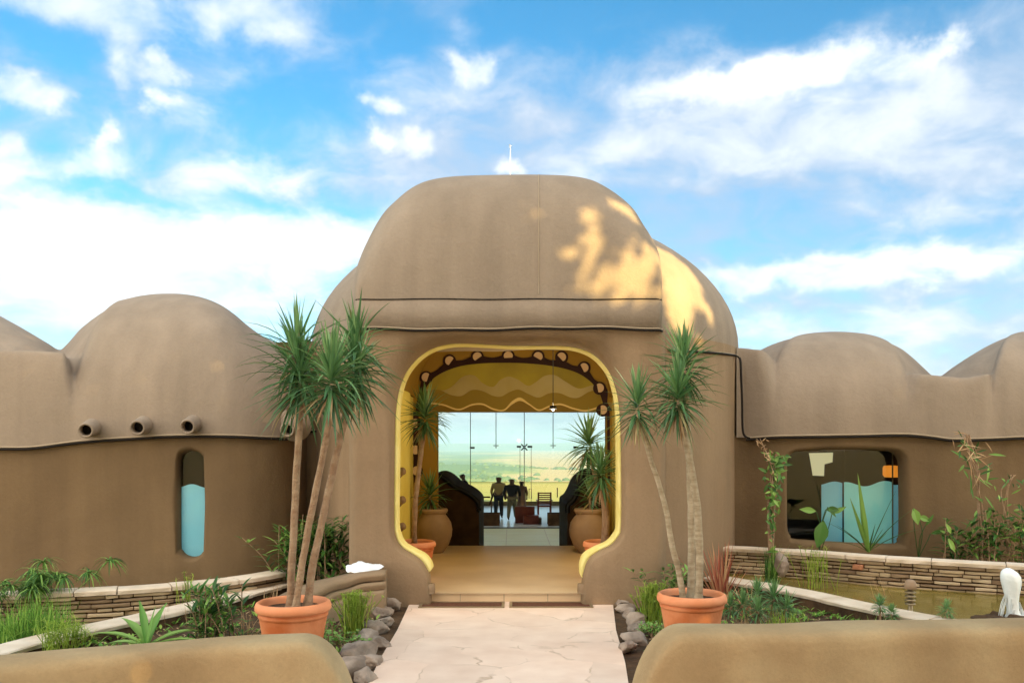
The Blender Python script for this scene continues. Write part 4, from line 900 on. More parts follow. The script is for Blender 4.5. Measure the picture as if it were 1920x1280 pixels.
def stone_wall(name, pts, w, zt, z0, label, rows_n, seed):
    rnd = random.Random(seed); P = resample(smooth_path(pts, 10), .05)
    t = thing(name, P[len(P)//2], label, 'planter wall')
    mb = MB(); coping(mb, P, w, zt, .055, .55, rnd); mb.build('coping', M['coping'], t, smooth=False)
    mb = MB(); zc = zt-.055; h = (zc-z0)/rows_n
    L = [0]
    for a, b in zip(P, P[1:]): L.append(L[-1]+(b-a).length)
    def pos(d):
        d = min(max(d, 0), L[-1]-.001)
        lo, hi = 0, len(L)-1
        while hi-lo > 1:
            m_ = (lo+hi)//2
            if L[m_] <= d: lo = m_
            else: hi = m_
        u = (d-L[lo])/(L[hi]-L[lo]); p = P[lo]+(P[hi]-P[lo])*u; t_ = (P[min(hi+2, len(P)-1)]-P[max(lo-2, 0)]).normalized(); return p, Vector((t_.y, -t_.x, 0))
    z = zc
    for r in range(rows_n):
        hh = h*rnd.uniform(.75, 1.2); d = rnd.uniform(-.2, 0); zz = z-hh
        while d < L[-1]:
            ln = rnd.uniform(.10, .42); out = rnd.uniform(-.02, .022); tt = rnd.random()*.84
            top = z-.004; bot = zz+.003+rnd.uniform(0, .007)
            if rnd.random() < .012 and r < rows_n-2: tt = 1.0; bot = zz-h*.6; ln = .14; out = .028
            a, na = pos(d+.006); b, nb = pos(d+ln-.006); m_, nm = pos(d+ln/2)
            f = w/2-.035+out; rws = []
            for p, n_, k in ((a, na, -.012), (m_+(a-m_)*.55, nm, .002), (m_+(b-m_)*.5, nm, .004), (b, nb, -.010)):
                e = f+k+rnd.uniform(-.006, .006); y1 = top-rnd.uniform(0, .006); y0_ = bot+rnd.uniform(-.004, .006)
                rws.append([Vector((p.x, p.y, y1))+n_*(e-.12), Vector((p.x, p.y, y1))+n_*(e-.014), Vector((p.x, p.y, y1-.006))+n_*e, Vector((p.x, p.y, y0_+.006))+n_*(e-.003), Vector((p.x, p.y, y0_))+n_*(e-.016), Vector((p.x, p.y, y0_))+n_*(e-.12)])
            mb.grid(rws, tt); mb.add(rws[0], [tuple(range(6))], tt); mb.add(rws[-1], [tuple(range(6))], tt); d += ln
        z = zz
        if z < z0-.02: break
    mb.build('stonework', M['stone'], t, smooth=False)
    mb = MB(); rws = []
    for i, p in enumerate(P[::3]):
        _, n_ = pos(L[i*3]); rws.append([Vector((p.x, p.y, z0-.15))+n_*(w/2-.085), Vector((p.x, p.y, zc-.001))+n_*(w/2-.085), Vector((p.x, p.y, zc-.001))-n_*(w/2-.02), Vector((p.x, p.y, z0-.15))-n_*(w/2-.02)])
    mb.grid(rws); mb.build('mortar_core', M['soil'], t, smooth=False)
C1L = [gp(x, y, .27) for x, y in ((-260, 1120), (-100, 1113), (0, 1110), (130, 1106), (260, 1099), (400, 1088), (480, 1078), (545, 1066), (575, 1058))]
stone_wall('stone_planter_wall', C1L, .30, .27, -.14, 'low curved wall of thin stacked stones with pale coping along the left wing', 7, 4)
C1R = [gp(x, y, .44) for x, y in ((1248, 1020), (1330, 1022), (1420, 1026), (1520, 1032), (1640, 1041), (1760, 1048), (1920, 1057), (2100, 1068), (2400, 1090))]
stone_wall('stone_planter_wall', C1R, .28, .44, -.12, 'long curved wall of thin stacked stones with pale coping under the wide window', 10, 8)
def kerb(name, pts, w, zt, z0, label, m=None):
    P = resample(smooth_path(pts, 3) if len(pts) < 12 else pts, .06); t = thing(name, P[len(P)//2], label, 'planter wall')
    mb = MB(); coping(mb, P, w, zt, .045, .6, random.Random(len(P))); mb.build('coping', M['coping'], t, smooth=False)
    mb = MB(); rws = []
    for i, p in enumerate(P):
        tt = (P[min(i+1, len(P)-1)]-P[max(i-1, 0)]).normalized(); n_ = Vector((tt.y, -tt.x, 0))
        rws.append([Vector((p.x, p.y, z0))+n_*(w/2-.02), Vector((p.x, p.y, zt-.046))+n_*(w/2-.03), Vector((p.x, p.y, zt-.046))-n_*(w/2-.03), Vector((p.x, p.y, z0))-n_*(w/2-.02)])
    mb.grid(rws); mb.build('kerb_body', M['soil'], t, smooth=False)
kerb('pond_kerb', COP2L, .34, .12, -.25, 'low pale stone kerb curving between the left pond and the planted bed')
kerb('pond_kerb', COP2R, .34, .12, -.25, 'low pale stone kerb curving between the right pond and the planted bed')
# stepped plaster planter against the porch on the left
PLN = [gp(*q) for q in ((545, 1118, .34), (580, 1102, .36), (620, 1088, .39), (665, 1076, .43), (724, 1070, .46))]
t = thing('porch_planter', PLN[2], 'low stepped tan plaster planter rising to the left side of the porch', 'planter wall')
for k, (dz, w) in enumerate(((0, .34), (-.10, .42), (-.19, .50))):
    P = resample(smooth_path(PLN, 6), .05); rws = []
    for i, p in enumerate(P):
        tt = (P[min(i+1, len(P)-1)]-P[max(i-1, 0)]).normalized(); n_ = Vector((tt.y, -tt.x, 0)); zz = p.z+dz+.02*noise.noise(p*3)
        z0 = zz-.085 if k < 2 else -.2
        rws.append([Vector((p.x, p.y, z0))+n_*(w/2-.03), Vector((p.x, p.y, zz-.03))+n_*w/2, Vector((p.x, p.y, zz))+n_*(w/2-.02), Vector((p.x, p.y, zz+.003)), Vector((p.x, p.y, zz))-n_*.15, Vector((p.x, p.y, z0))-n_*.17])
    mb = MB(); mb.grid(rws); mb.add(rws[0], [tuple(range(6))]); mb.add(rws[-1], [tuple(range(6))]); mb.build('planter_step', M['porch'], t)
# white crumpled sheet lying on it
c = gp(681, 1063, .475); t = thing('plastic_sheet', c, 'crumpled white plastic sheet lying on the planter step left of the porch', 'plastic sheet')
rws = []
for j in range(13):
    u = j/12; row = []
    for i in range(29):
        a = 2*math.pi*i/28; ro = 1+.10*math.sin(3*a)+.06*math.sin(5*a+1); v = Vector((c.x+.215*math.cos(a)*u*ro, c.y+.14*math.sin(a)*u*ro, c.z))
        v.x += .035*math.sin(a)*u
        v.z += .05*(1-u**3)-.055+.075*sstep(-.2, .2, v.y-c.y+.02)+.035*noise.noise(v*9)*(.4+u)+.015*noise.noise(v*25); row.append(v)
    rws.append(row)
mb = MB(); mb.grid(rws); mb.build('sheet', M['white'], t)
# floor grilles in the path
for a, b, lab in ((784, 946, 'long brown floor mat in a metal frame, left half before the step'), (955, 1113, 'long brown floor mat in a metal frame, right half before the step')):
    D0, D1 = CAMZ*F/(1139-HZ), CAMZ*F/(1128.5-HZ); t = thing('floor_mat', (X((a+b)/2, D0), D0, 0), lab, 'floor mat')
    x0, x1 = X(a, D0), X(b, D0)
    mb = MB(); w = .035
    for bb in ((x0, x1, D0, D0+w), (x0, x1, D1-w, D1), (x0, x0+w, D0+w, D1-w), (x1-w, x1, D0+w, D1-w)): mb.box(*bb, -.02, .012)
    mb.build('frame', M['metal'], t, smooth=False)
    mb = MB(); mb.box(x0+w, x1-w, D0+w, D1-w, -.02, .004); mb.build('mat', M['matb'], t, smooth=False)
# rough rocks along the path edges
def rock(name, p, s, lab, grp, seed):
    bm = bmesh.new(); bmesh.ops.create_icosphere(bm, subdivisions=4, radius=1); off = Vector((seed*3.1, seed*1.7, 0))
    rr = random.Random(seed); pl_ = [(Vector([rr.gauss(0, 1) for _ in range(3)]).normalized(), rr.uniform(.62, .95)) for _ in range(13)]
    for v in bm.verts:
        n = v.co.normalized(); k = min([1.15]+[d/max(.05, n.dot(q)) for q, d in pl_])
        k *= 1+.12*noise.noise(n*2.2+off)+.09*noise.noise(n*5+off)+.05*noise.noise(n*11+off)
        v.co = Vector((n.x*s[0]*k, n.y*s[1]*k, n.z*s[2]*k))
    rot = Matrix.Rotation(seed*1.3, 3, 'Z')
    for v in bm.verts: v.co = rot @ v.co
    me = bpy.data.meshes.new(name); bm.to_mesh(me); bm.free(); me.polygons.foreach_set('use_smooth', [True]*len(me.polygons)); me.materials.append(M['rock'])
    o = bpy.data.objects.new(name, me); COL.objects.link(o); o.location = p; return tag(o, lab, 'rock', grp)
RL = [(750, 1118, .12), (732, 1130, .15), (716, 1143, .13), (722, 1160, .12), (705, 1172, .17), (690, 1192, .17), (712, 1200, .12), (672, 1218, .20), (694, 1232, .14), (655, 1250, .20), (684, 1262, .14)]
nm = ['farthest rough rock of the left path edge, touching the porch', 'second rock from the porch on the left path edge', 'third rock from the porch on the left path edge', 'small rock on the path side of the left edge, near its far end', 'large grey rock halfway along the left path edge', 'grey rock just beyond the big pinkish rock of the left path edge', 'small rock on the path side of the left edge, near the middle', 'big pinkish rock beside the rounded end of the left garden wall', 'flat rock on the path beside the big pinkish rock', 'nearest rock of the left path edge, against the garden wall', 'nearest small rock lying on the left side of the path']
for i, (a, b, s) in enumerate(RL):
    rock('edging_rock', gp(a, b+6, .02), (s*.95, s*.72, s*.58), nm[i], 'rough rocks edging the path', i+1)
RQ = [(1162, 1124, .12), (1172, 1134, .13), (1180, 1146, .14), (1190, 1158, .15), (1196, 1172, .15), (1192, 1190, .16), (1176, 1206, .12)]
nm = ['farthest rough rock of the right path edge, touching the porch', 'second rock from the porch on the right path edge', 'third rock from the porch on the right path edge', 'fourth rock from the porch on the right path edge', 'fifth rock from the porch on the right path edge', 'rock at the rounded end of the right garden wall', 'nearest low rock on the right side of the path']
for i, (a, b, s) in enumerate(RQ):
    rock('edging_rock', gp(a, b+5, .02), (s*.88, s*.68, s*.55), nm[i], 'rough rocks edging the path', i+21)

# ------------------------------------------------------------------ pots and urns
def pot(p, r, label, seed=0, soil=True):
    t = thing('terracotta_pot', p, label, 'plant pot', 'terracotta pots'); h = .56*r/.32
    prof = [(0.01, 0), (r*.66, 0), (r*.69, .02), (r*.90, h*.74), (r*.905, h*.76), (r*.93, h*.765), (r*.935, h*.80), (r*.91, h*.815), (r*.90, h*.84)]
    mb = MB(); mb.lathe(p, prof, 56); mb.build('pot_body', M['terra'], t)
    rim_ = [(r*.90, h*.835), (r*.985, h*.85), (r*1.02, h*.88), (r*1.02, h*.93), (r*.985, h*.98), (r*.93, h), (r*.90, h*.99), (r*.87, h*.95), (r*.86, h*.86)]
    mb = MB(); mb.lathe(p, rim_, 56); mb.build('rim', M['terrarim'], t)
    mb = MB(); mb.grid([[p+Vector((r*.875*q*math.cos(a), r*.875*q*math.sin(a), h*.885+.012*noise.noise(Vector((q*5, a*3, seed))))) for a in frange(0, 2*math.pi, 30)] for q in (1, .75, .5, .25, .02)]); mb.build('soil', M['soil'], t)
    return t, h
P1 = at(550, 1137, 7.4); P1.z = 0; P2 = at(1297, 1119, 7.86); P2.z = 0
P3 = at(777, 1012, 11.55); P3.z = fz; P4 = at(1133, 1012, 11.55); P4.z = fz
pot(P1, .318, 'large terracotta pot on the left in front of the porch, holding three thick trunks', 1)
pot(P2, .312, 'large terracotta pot on the right in front of the porch, beside the red-leaved plant', 2)
pot(P3, .285, 'terracotta pot just inside the porch on the left', 3)
pot(P4, .285, 'terracotta pot just inside the porch on the right', 4)
def urn(p, r, h, label):
    t = thing('clay_urn', p, label, 'urn', 'clay urns'); k = h
    prof = [(.01, .0), (r*.5, .0), (r*.56, .03*k), (r*.80, .18*k), (r*.97, .38*k), (r*1.0, .52*k), (r*.93, .68*k), (r*.76, .80*k), (r*.66, .85*k), (r*.64, .88*k)]
    mb = MB(); mb.lathe(p, prof, 48); mb.build('urn_body', M['urn'], t)
    mb = MB(); mb.lathe(p, [(r*.64, .875*k), (r*.70, .90*k), (r*.76, .94*k), (r*.76, .97*k), (r*.71, 1.0*k), (r*.62, .98*k), (r*.58, .9*k), (r*.56, .8*k)], 48); mb.build('urn_rim', M['urn'], t)
    mb = MB(); mb.grid([[p+Vector((r*.58*q*math.cos(a), r*.58*q*math.sin(a), k*.90)) for a in frange(0, 2*math.pi, 24)] for q in (1, .5, .02)]); mb.build('soil', M['soil'], t)
U1 = at(813, 1028, 14.3); U1.z = fz; U2 = at(1104, 1028, 14.3); U2.z = fz
urn(U1, .315, .74, 'big round clay urn inside the porch on the left behind the terracotta pot')
urn(U2, .33, .74, 'big round clay urn inside the porch on the right behind the terracotta pot')

# ------------------------------------------------------------------ plants
def blade(mb, p, d, L, w, droop, tint, seg=5, fold=.25, twist=0.):
    d = d.normalized(); side = d.cross(Vector((0, 0, 1)))
    side = side.normalized() if side.length > .05 else Vector((math.cos(twist), math.sin(twist), 0))
    rows = []; q = Vector(p); v = d.copy()
    for k in range(seg+1):
        u = k/seg; ww = w*(.55+1.1*u if u < .35 else .94)*(1-max(0, u-.35)/.65)**.8+w*.02
        nn = side.cross(v).normalized(); rows.append([q-side*ww*.5, q-nn*ww*fold, q+side*ww*.5])
        v = (v+Vector((0, 0, -droop/seg))).normalized(); q = q+v*L/seg
    mb.grid(rows, tint)
def rosette(mb, c, Rr, n, rnd, w=.03, lo=-55, hi=88, droop=.5, axis=.22, tilt=Vector((0, 0, 0)), tlo=0, thi=.88, dry=.06):
    for i in range(n):
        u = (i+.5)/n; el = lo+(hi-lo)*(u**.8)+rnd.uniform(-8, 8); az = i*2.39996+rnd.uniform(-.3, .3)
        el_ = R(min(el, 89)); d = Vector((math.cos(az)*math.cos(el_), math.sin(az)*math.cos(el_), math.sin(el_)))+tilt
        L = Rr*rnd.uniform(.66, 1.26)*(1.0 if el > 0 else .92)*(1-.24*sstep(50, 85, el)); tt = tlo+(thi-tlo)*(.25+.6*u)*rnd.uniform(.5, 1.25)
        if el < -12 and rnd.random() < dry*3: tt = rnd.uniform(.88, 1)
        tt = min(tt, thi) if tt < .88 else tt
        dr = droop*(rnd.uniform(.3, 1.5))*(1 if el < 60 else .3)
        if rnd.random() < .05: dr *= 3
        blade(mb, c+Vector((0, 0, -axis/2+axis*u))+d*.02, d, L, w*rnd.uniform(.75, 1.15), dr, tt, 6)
def dracaena(base, stems, label, m='trunk', seed=1):
    rnd = random.Random(seed); t = thing('dracaena', base, label, 'dracaena plant', 'potted dracaenas with bare trunks')
    for pts, r0, r1, crowns in stems:
        P = smooth_path(pts, 8); n = len(P); mb = MB()
        rad = [.9*(r0+(r1-r0)*i/(n-1))*(1+.025*math.sin(i*2.3)+.09*noise.noise(P[i]*9))*(1+.5*max(0, 1-i/3)) for i in range(n)]
        P2_ = [p+Vector((.006*noise.noise(p*5), .006*noise.noise(p*5+Vector((4, 0, 0))), 0)) for p in P]
        mb.tube(P2_, rad, 12); mb.build('trunk', M[m], t)
        for c, Rr, nb, w in crowns:
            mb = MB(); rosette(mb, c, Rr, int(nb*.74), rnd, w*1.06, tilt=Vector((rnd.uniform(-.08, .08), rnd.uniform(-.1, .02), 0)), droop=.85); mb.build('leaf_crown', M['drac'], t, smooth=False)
            mb = MB()
            for q in range(max(8, nb//11)):
                az = rnd.uniform(0, 6.28); e = R(rnd.uniform(-75, -20)); blade(mb, c+Vector((0, 0, -.10)), Vector((math.cos(az)*math.cos(e), math.sin(az)*math.cos(e), math.sin(e))), Rr*rnd.uniform(.45, .9), w*.8, rnd.uniform(.3, 1.6), rnd.random(), 6)
            mb.build('dry_leaves', M['dry'], t, smooth=False)
    return t
def A(px, py, D): return at(px, py, D)
d1 = 7.4; r2m = lambda px, D: px*D/F
b = lambda dx, dy: P1+Vector((dx, dy, .47))
dracaena(P1+Vector((0, 0, .49)), [
    ([b(-.03, .02), A(547, 1060, 7.42), A(554, 930, 7.5), A(562, 790, 7.5), A(563, 735, 7.5)], .040, .033, [(A(563, 712, 7.5), r2m(112, 7.5), 190, .030), (A(556, 668, 7.55), r2m(102, 7.5), 110, .030)]),
    ([b(.03, -.05), A(566, 1060, 7.32), A(590, 930, 7.3), A(612, 820, 7.25), A(622, 760, 7.2)], .036, .030, [(A(621, 716, 7.15), r2m(100, 7.1), 190, .032)]),
    ([b(.11, .03), A(588, 1050, 7.5), A(612, 940, 7.6), A(640, 810, 7.65), A(664, 720, 7.7)], .041, .034, [(A(667, 700, 7.7), r2m(106, 7.7), 190, .030), (A(668, 655, 7.75), r2m(95, 7.7), 90, .030)])],
    'tall potted dracaena with three thick bare trunks and three spiky crowns, left of the porch', 'trunk', 3)
b = lambda dx, dy: P2+Vector((dx, dy, .46))
dracaena(P2+Vector((0, 0, .48)), [
    ([b(-.08, -.02), A(1274, 1075, 7.85), A(1262, 1030, 7.8), A(1245, 940, 7.8), A(1220, 860, 7.75), A(1200, 795, 7.7)], .034, .022, [(A(1195, 765, 7.7), r2m(74, 7.7), 140, .026)]),
    ([b(.05, -.02), A(1312, 1060, 7.8), A(1308, 960, 7.8), A(1293, 860, 7.8), A(1279, 800, 7.8)], .042, .034, [(A(1270, 748, 7.75), r2m(84, 7.7), 210, .028)]),
    ([b(-.01, .05), A(1297, 1060, 7.95), A(1296, 950, 8.0), A(1290, 820, 8.0), A(1282, 720, 8.0)], .040, .036, [(A(1282, 690, 8.0), r2m(72, 8), 190, .028)])],
    'tall potted dracaena with pale ringed trunks of unequal height, right of the porch', 'trunk2', 5)
b = lambda dx, dy: P3+Vector((dx, dy, .40))
dracaena(P3+Vector((0, 0, .42)), [
    ([b(.0, 0), A(778, 950, 11.3), A(786, 880, 11.3), A(793, 810, 11.3)], .040, .034, [(A(797, 783, 11.3), r2m(56, 11.3), 170, .034)])],
    'potted dracaena with a single trunk inside the porch on the left', 'trunk', 8)
b = lambda dx, dy: P4+Vector((dx, dy, .40))
dracaena(P4+Vector((0, 0, .42)), [
    ([b(.02, 0), A(1138, 960, 11.3), A(1131, 930, 11.2), A(1127, 905, 11.1)], .042, .036, [(A(1126, 890, 11.0), r2m(56, 11), 150, .034)]),
    ([b(-.01, .08), A(1132, 950, 11.5), A(1115, 890, 11.5), A(1106, 850, 11.5)], .034, .030, [(A(1104, 835, 11.5), r2m(60, 11.5), 150, .034)])],
    'potted dracaena with two stepped crowns inside the porch on the right', 'trunk', 9)
def urnplant(p, lab, seed, n, Rr):
    rnd = random.Random(seed); t = thing('arching_plant', p, lab, 'plant', 'plants growing in the clay urns'); mb = MB(); rosette(mb, p+Vector((0, 0, .28)), Rr, n, rnd, .04, lo=-40, droop=1.0, thi=.85); mb.build('leaves', M['drac'], t, smooth=False)
    mb = MB(); mb.tube([p-Vector((0, 0, .05)), p+Vector((0, 0, .3))], [.03, .025], 8); mb.build('stem', M['trunk'], t)
urnplant(U1+Vector((-.06, 0, .66)), 'drooping dark green plant growing in the left clay urn', 4, 80, .42)
urnplant(U2+Vector((.02, 0, .64)), 'drooping dark green plant growing in the right clay urn', 6, 60, .34)

def clump(name, p, label, cat, m, n, h, spread, w, droop, seed, lean=Vector((0, 0, 0)), base=.06, group=None, stem=None):
    rnd = random.Random(seed); t = MB()
    for i in range(n):
        az = rnd.uniform(0, 6.283); s = abs(rnd.gauss(0, spread)); q = Vector((p.x+base*rnd.gauss(0, 1), p.y+base*rnd.gauss(0, 1), p.z-.01))
        blade(t, q, Vector((math.cos(az)*s, math.sin(az)*s, 1))+lean, h*rnd.uniform(.55, 1.1), w*rnd.uniform(.7, 1.2), droop*rnd.uniform(.3, 1.3), rnd.random(), 5, twist=az)
    o = t.build(name, M[m], smooth=False); return tag(o, label, cat, group)
def papyrus(name, p, label, n, h, Rr, rays, seed, m='grass', spread=.25, base=.08, w=.006, droop=1.2):
    rnd = random.Random(seed); th = thing(name, p, label, 'papyrus plant'); st = MB(); um = MB()
    for i in range(n):
        az = rnd.uniform(0, 6.283); s = abs(rnd.gauss(0, spread)); q = p+Vector((base*rnd.gauss(0, 1), base*rnd.gauss(0, 1), -.02)); hh = h*rnd.uniform(.6, 1.08)
        top = q+Vector((math.cos(az)*s*hh, math.sin(az)*s*hh, hh)); mid = (q+top)/2+Vector((0, 0, hh*.06)); st.tube([q, mid, top], .004, 4, rnd.random(), cap=False)
        for k in range(rays):
            a2 = rnd.uniform(0, 6.283); e = R(rnd.uniform(-5, 60)); blade(um, top, Vector((math.cos(a2)*math.cos(e), math.sin(a2)*math.cos(e), math.sin(e))), Rr*rnd.uniform(.6, 1.1), w, droop, rnd.random(), 4)
    st.build('stems', M[m], th); um.build('umbels', M[m], th, smooth=False)
def leafpoly(mb, p, d, up, L, w, tint, curl=.2):
    d = d.normalized(); s = d.cross(up).normalized(); nn = s.cross(d); rows = []
    for k, ww in enumerate((.06, .55, .95, 1.0, .8, .45, .03)):
        u = k/6; c = p+d*L*u-nn*curl*L*u*u; rows.append([c-s*w*ww*.5+nn*w*.12*ww, c, c+s*w*ww*.5+nn*w*.12*ww])
    mb.grid(rows, tint)
def leafy(name, p, label, cat, m, stems, h, spread, lf, lw_, per, seed, base=.08, group=None, start=.15, up=.3, stm='trunk'):
    rnd = random.Random(seed); th = thing(name, p, label, cat, group); st = MB(); lv = MB()
    for i in range(stems):
        az = rnd.uniform(0, 6.283); s = abs(rnd.gauss(0, spread)); q = p+Vector((base*rnd.gauss(0, 1), base*rnd.gauss(0, 1)*.7, -.03)); hh = h*rnd.uniform(.55, 1.08)
        pts = smooth_path([q, q+Vector((math.cos(az)*s*hh*.4, math.sin(az)*s*hh*.4, hh*.55)), q+Vector((math.cos(az)*s*hh, math.sin(az)*s*hh, hh))], 6)
        st.tube(pts, [.008*(1-.5*k/len(pts)) for k in range(len(pts))], 5, cap=False)
        for k in range(per):
            u = start+(1-start)*(k+rnd.random())/per; c = pts[min(len(pts)-1, int(u*(len(pts)-1)))]; a = k*2.4+rnd.uniform(-.5, .5); e = rnd.uniform(-.35, .9)+up*u
            d = Vector((math.cos(a), math.sin(a), e)); leafpoly(lv, c, d, Vector((0, 0, 1)), lf*rnd.uniform(.6, 1.15), lw_*rnd.uniform(.7, 1.1), rnd.random()**1.2, rnd.uniform(.05, .45))
    st.build('stems', M[stm], th); lv.build('leaves', M[m], th, smooth=False)
g = lambda x, y, z=0.: gp(x, y, z)
# left garden
papyrus('umbrella_papyrus', g(80, 1172, -.1), 'drooping umbrella papyrus clump standing tall at the far left by the stone wall', 16, .66, .28, 34, 1, 'leaf', .30, .15, .017, 2.0)
papyrus('umbrella_papyrus', g(-20, 1185, -.1), 'dark umbrella papyrus cut by the left edge of the photo', 12, .55, .25, 30, 2, 'leaf', .3, .13, .016, 1.8)
clump('grass_clump', g(65, 1200, .0), 'thick bright green grass clump below the umbrella papyrus', 'grass clump', 'grass', 520, .46, .55, .011, 1.3, 3, base=.13)
clump('grass_clump', g(15, 1208, .0), 'green grass clump at the bottom left corner of the garden', 'grass clump', 'grass', 300, .36, .6, .011, 1.4, 31, base=.13)
papyrus('fern_grass', g(122, 1236, .0), 'fine yellow-green feathery grass in front of the left kerb', 70, .32, .11, 16, 4, 'fuzzy', .4, .09, .005, .6)
def aloe(p):
    t = MB(); rnd = random.Random(2)
    for az, el, L, w in ((200, 38, .40, .085), (165, 18, .44, .075), (120, 60, .40, .06), (75, 62, .36, .07), (40, 30, .42, .075), (20, 22, .45, .06), (-60, 15, .30, .085), (-95, 20, .28, .09), (-25, 10, .34, .08), (230, 10, .30, .07), (140, 45, .38, .08), (60, 80, .30, .03)):
        a, e = R(az), R(el); L *= 1.25; w *= 1.15; d = Vector((math.cos(a)*math.cos(e), math.sin(a)*math.cos(e)*.8, math.sin(e)))
        rows = []; q = p.copy(); v = d.normalized(); s = v.cross(Vector((0, 0, 1))).normalized()
        for k in range(9):
            u = k/8; ww = w*(.5+.9*u if u < .55 else (1.0)*(1-(u-.55)/.47))*1.1+.002; nn = s.cross(v).normalized(); rows.append([q-s*ww*.5+nn*ww*.22, q-s*ww*.25+nn*ww*.04, q, q+s*ww*.25+nn*ww*.04, q+s*ww*.5+nn*ww*.22])
            v = (v+Vector((0, 0, -.09))).normalized(); q = q+v*L/8
        t.grid(rows, rnd.random())
    return tag(t.build('rosette_plant', M['aloe']), 'fresh green rosette plant with broad fleshy leaves behind the left garden wall', 'plant')
aloe(gp(276, 1212, .05))
leafy('lily_shrub', g(398, 1202), 'dark green bushy lily with upright lance leaves right of the broad rosette', 'shrub', 'leaf', 30, .56, .4, .19, .036, 12, 7, .12, up=.8)
clump('dry_grass', g(468, 1196), 'pinkish straw-coloured drooping blades left of the big terracotta pot', 'dry grass', 'dry', 26, .42, .8, .012, 1.8, 9, base=.05)
clump('dry_reed', g(508, 1140, .05), 'upright dry reed stubs behind the left terracotta pot', 'dry grass', 'dry', 16, .26, .14, .016, .2, 10, base=.06)
clump('dry_grass', g(225, 1228), 'sparse withered brown grass in the soil left of the broad rosette', 'dry grass', 'dry', 14, .24, .9, .006, 1.6, 12, base=.16)
papyrus('wispy_papyrus', g(352, 1150, -.05), 'thin wispy papyrus below the sill of the slit window', 14, .48, .07, 10, 13, 'fuzzy', .12, .05, .004, .5)
clump('dry_grass', g(335, 1172, 0), 'thin brown stalks in front of the left stone wall', 'dry grass', 'dry', 10, .3, .3, .006, .8, 14, base=.12)
leafy('recess_shrub', A(610, 1085, 11.2)*1.0, 'dark shrub in the shaded recess between left wing and porch', 'shrub', 'leaf', 34, .80, .5, .24, .045, 22, 15, .2, up=.5)
leafy('recess_shrub', A(545, 1090, 11.0), 'dark leafy shrub at the rounded end of the left wing wall', 'shrub', 'leaf', 16, .7, .35, .20, .04, 18, 16, .1, up=.5)
clump('dry_reed', g(590, 1150, .05), 'yellowish reeds behind the rim of the left terracotta pot', 'dry grass', 'fuzzy', 18, .34, .22, .010, .5, 17, base=.05)
papyrus('dwarf_papyrus', g(665, 1186), 'dense lime-green dwarf papyrus beside the rocks left of the path', 130, .40, .045, 16, 18, 'fuzzy', .30, .055, .0045, .5)
leafy('ground_cover_plant', g(650, 1212), 'small round-leaved yellow-green plant between left pot and rocks', 'plant', 'aloe', 20, .17, .6, .055, .045, 8, 19, .12, start=.4)
leafy('ground_cover_plant', g(625, 1190), 'small leafy sprout touching the right side of the left pot', 'plant', 'grass', 9, .20, .5, .08, .02, 8, 20, .05)
# right garden
papyrus('dwarf_papyrus', g(1222, 1166), 'dense lime-green dwarf papyrus beside the rocks right of the path', 110, .42, .045, 16, 21, 'fuzzy', .26, .05, .0045, .5)
leafy('ground_cover_plant', g(1222, 1188), 'bright green low leafy plant against the left side of the right pot', 'plant', 'aloe', 22, .14, .6, .06, .022, 12, 22, .06, start=.3)
leafy('leafy_shrub', g(1262, 1142, 0), 'leafy green shrub behind the trunks in the right pot', 'shrub', 'leaf', 18, .55, .4, .15, .04, 16, 23, .1)
clump('cordyline', g(1352, 1140), 'red and pink bladed plant just right of the right terracotta pot', 'cordyline', 'red', 54, .80, .42, .034, .45, 24, base=.03)
clump('cordyline', g(1398, 1152), 'smaller drooping red bladed plant behind the dark spiky shrub', 'cordyline', 'red', 30, .42, .7, .022, 1.3, 25, base=.03)
def spiky(p, lab, heads, seed):
    rnd = random.Random(seed); t = thing('spiky_shrub', p, lab, 'shrub'); lv = MB(); st = MB()
    for dx, dy, h, r in heads:
        c = p+Vector((dx, dy, h)); st.tube([p+Vector((dx*.6, dy, -.03)), p+Vector((dx*.8, dy, h*.5)), c], [.014, .012, .010], 6); rosette(lv, c, r, 70, rnd, .020, lo=-30, droop=.9, axis=.08, thi=.84, tlo=.3)
    st.build('stems', M['trunk'], t); lv.build('leaves', M['drac'], t, smooth=False)
spiky(g(1425, 1178), 'dark green spiky-headed shrub right of the right terracotta pot', [(-.18, .0, .24, .17), (.0, .1, .33, .18), (-.05, -.1, .20, .16), (.16, .05, .30, .2), (.26, -.05, .22, .17), (-.28, .1, .2, .15)], 26)
clump('dry_grass', g(1392, 1186), 'tangle of straw-coloured blades below the dark spiky shrub', 'dry grass', 'dry', 60, .24, .6, .010, .9, 27, base=.14)
clump('grass_clump', g(1468, 1186), 'yellow-green grass clump right of the dark spiky shrub', 'grass clump', 'fuzzy', 110, .30, .55, .009, .9, 28, base=.08)
clump('reed_clump', g(1448, 1096, .05), 'tall green reed clump in the pond in front of the stone wall', 'reeds', 'leaf', 60, .56, .22, .02, .6, 29, base=.05)
papyrus('wispy_papyrus', g(1530, 1102, .05), 'wispy pale papyrus standing in the pond below the wide window', 30, .50, .09, 12, 30, 'fuzzy', .28, .10, .004, .5)
clump('reed_clump', g(1658, 1122, .05), 'few pale reed blades leaning in the pond left of the garden light', 'reeds', 'dry', 7, .42, .25, .012, .3, 32, base=.05, lean=Vector((-.3, 0, 0)))
for x, y, n, hh, sd, lb in ((1672, 1186, 60, .20, 33, 'low bright grass tuft at the wall top below the garden light'), (1740, 1182, 70, .16, 34, 'wide low bright grass tuft right of the garden light'), (1610, 1180, 12, .16, 35, 'small sparse green sprout left of the bright grass tufts')):
    clump('grass_tuft', g(x, y), lb, 'grass clump', 'grass', n, hh, .8, .007, .8, sd, base=.10)
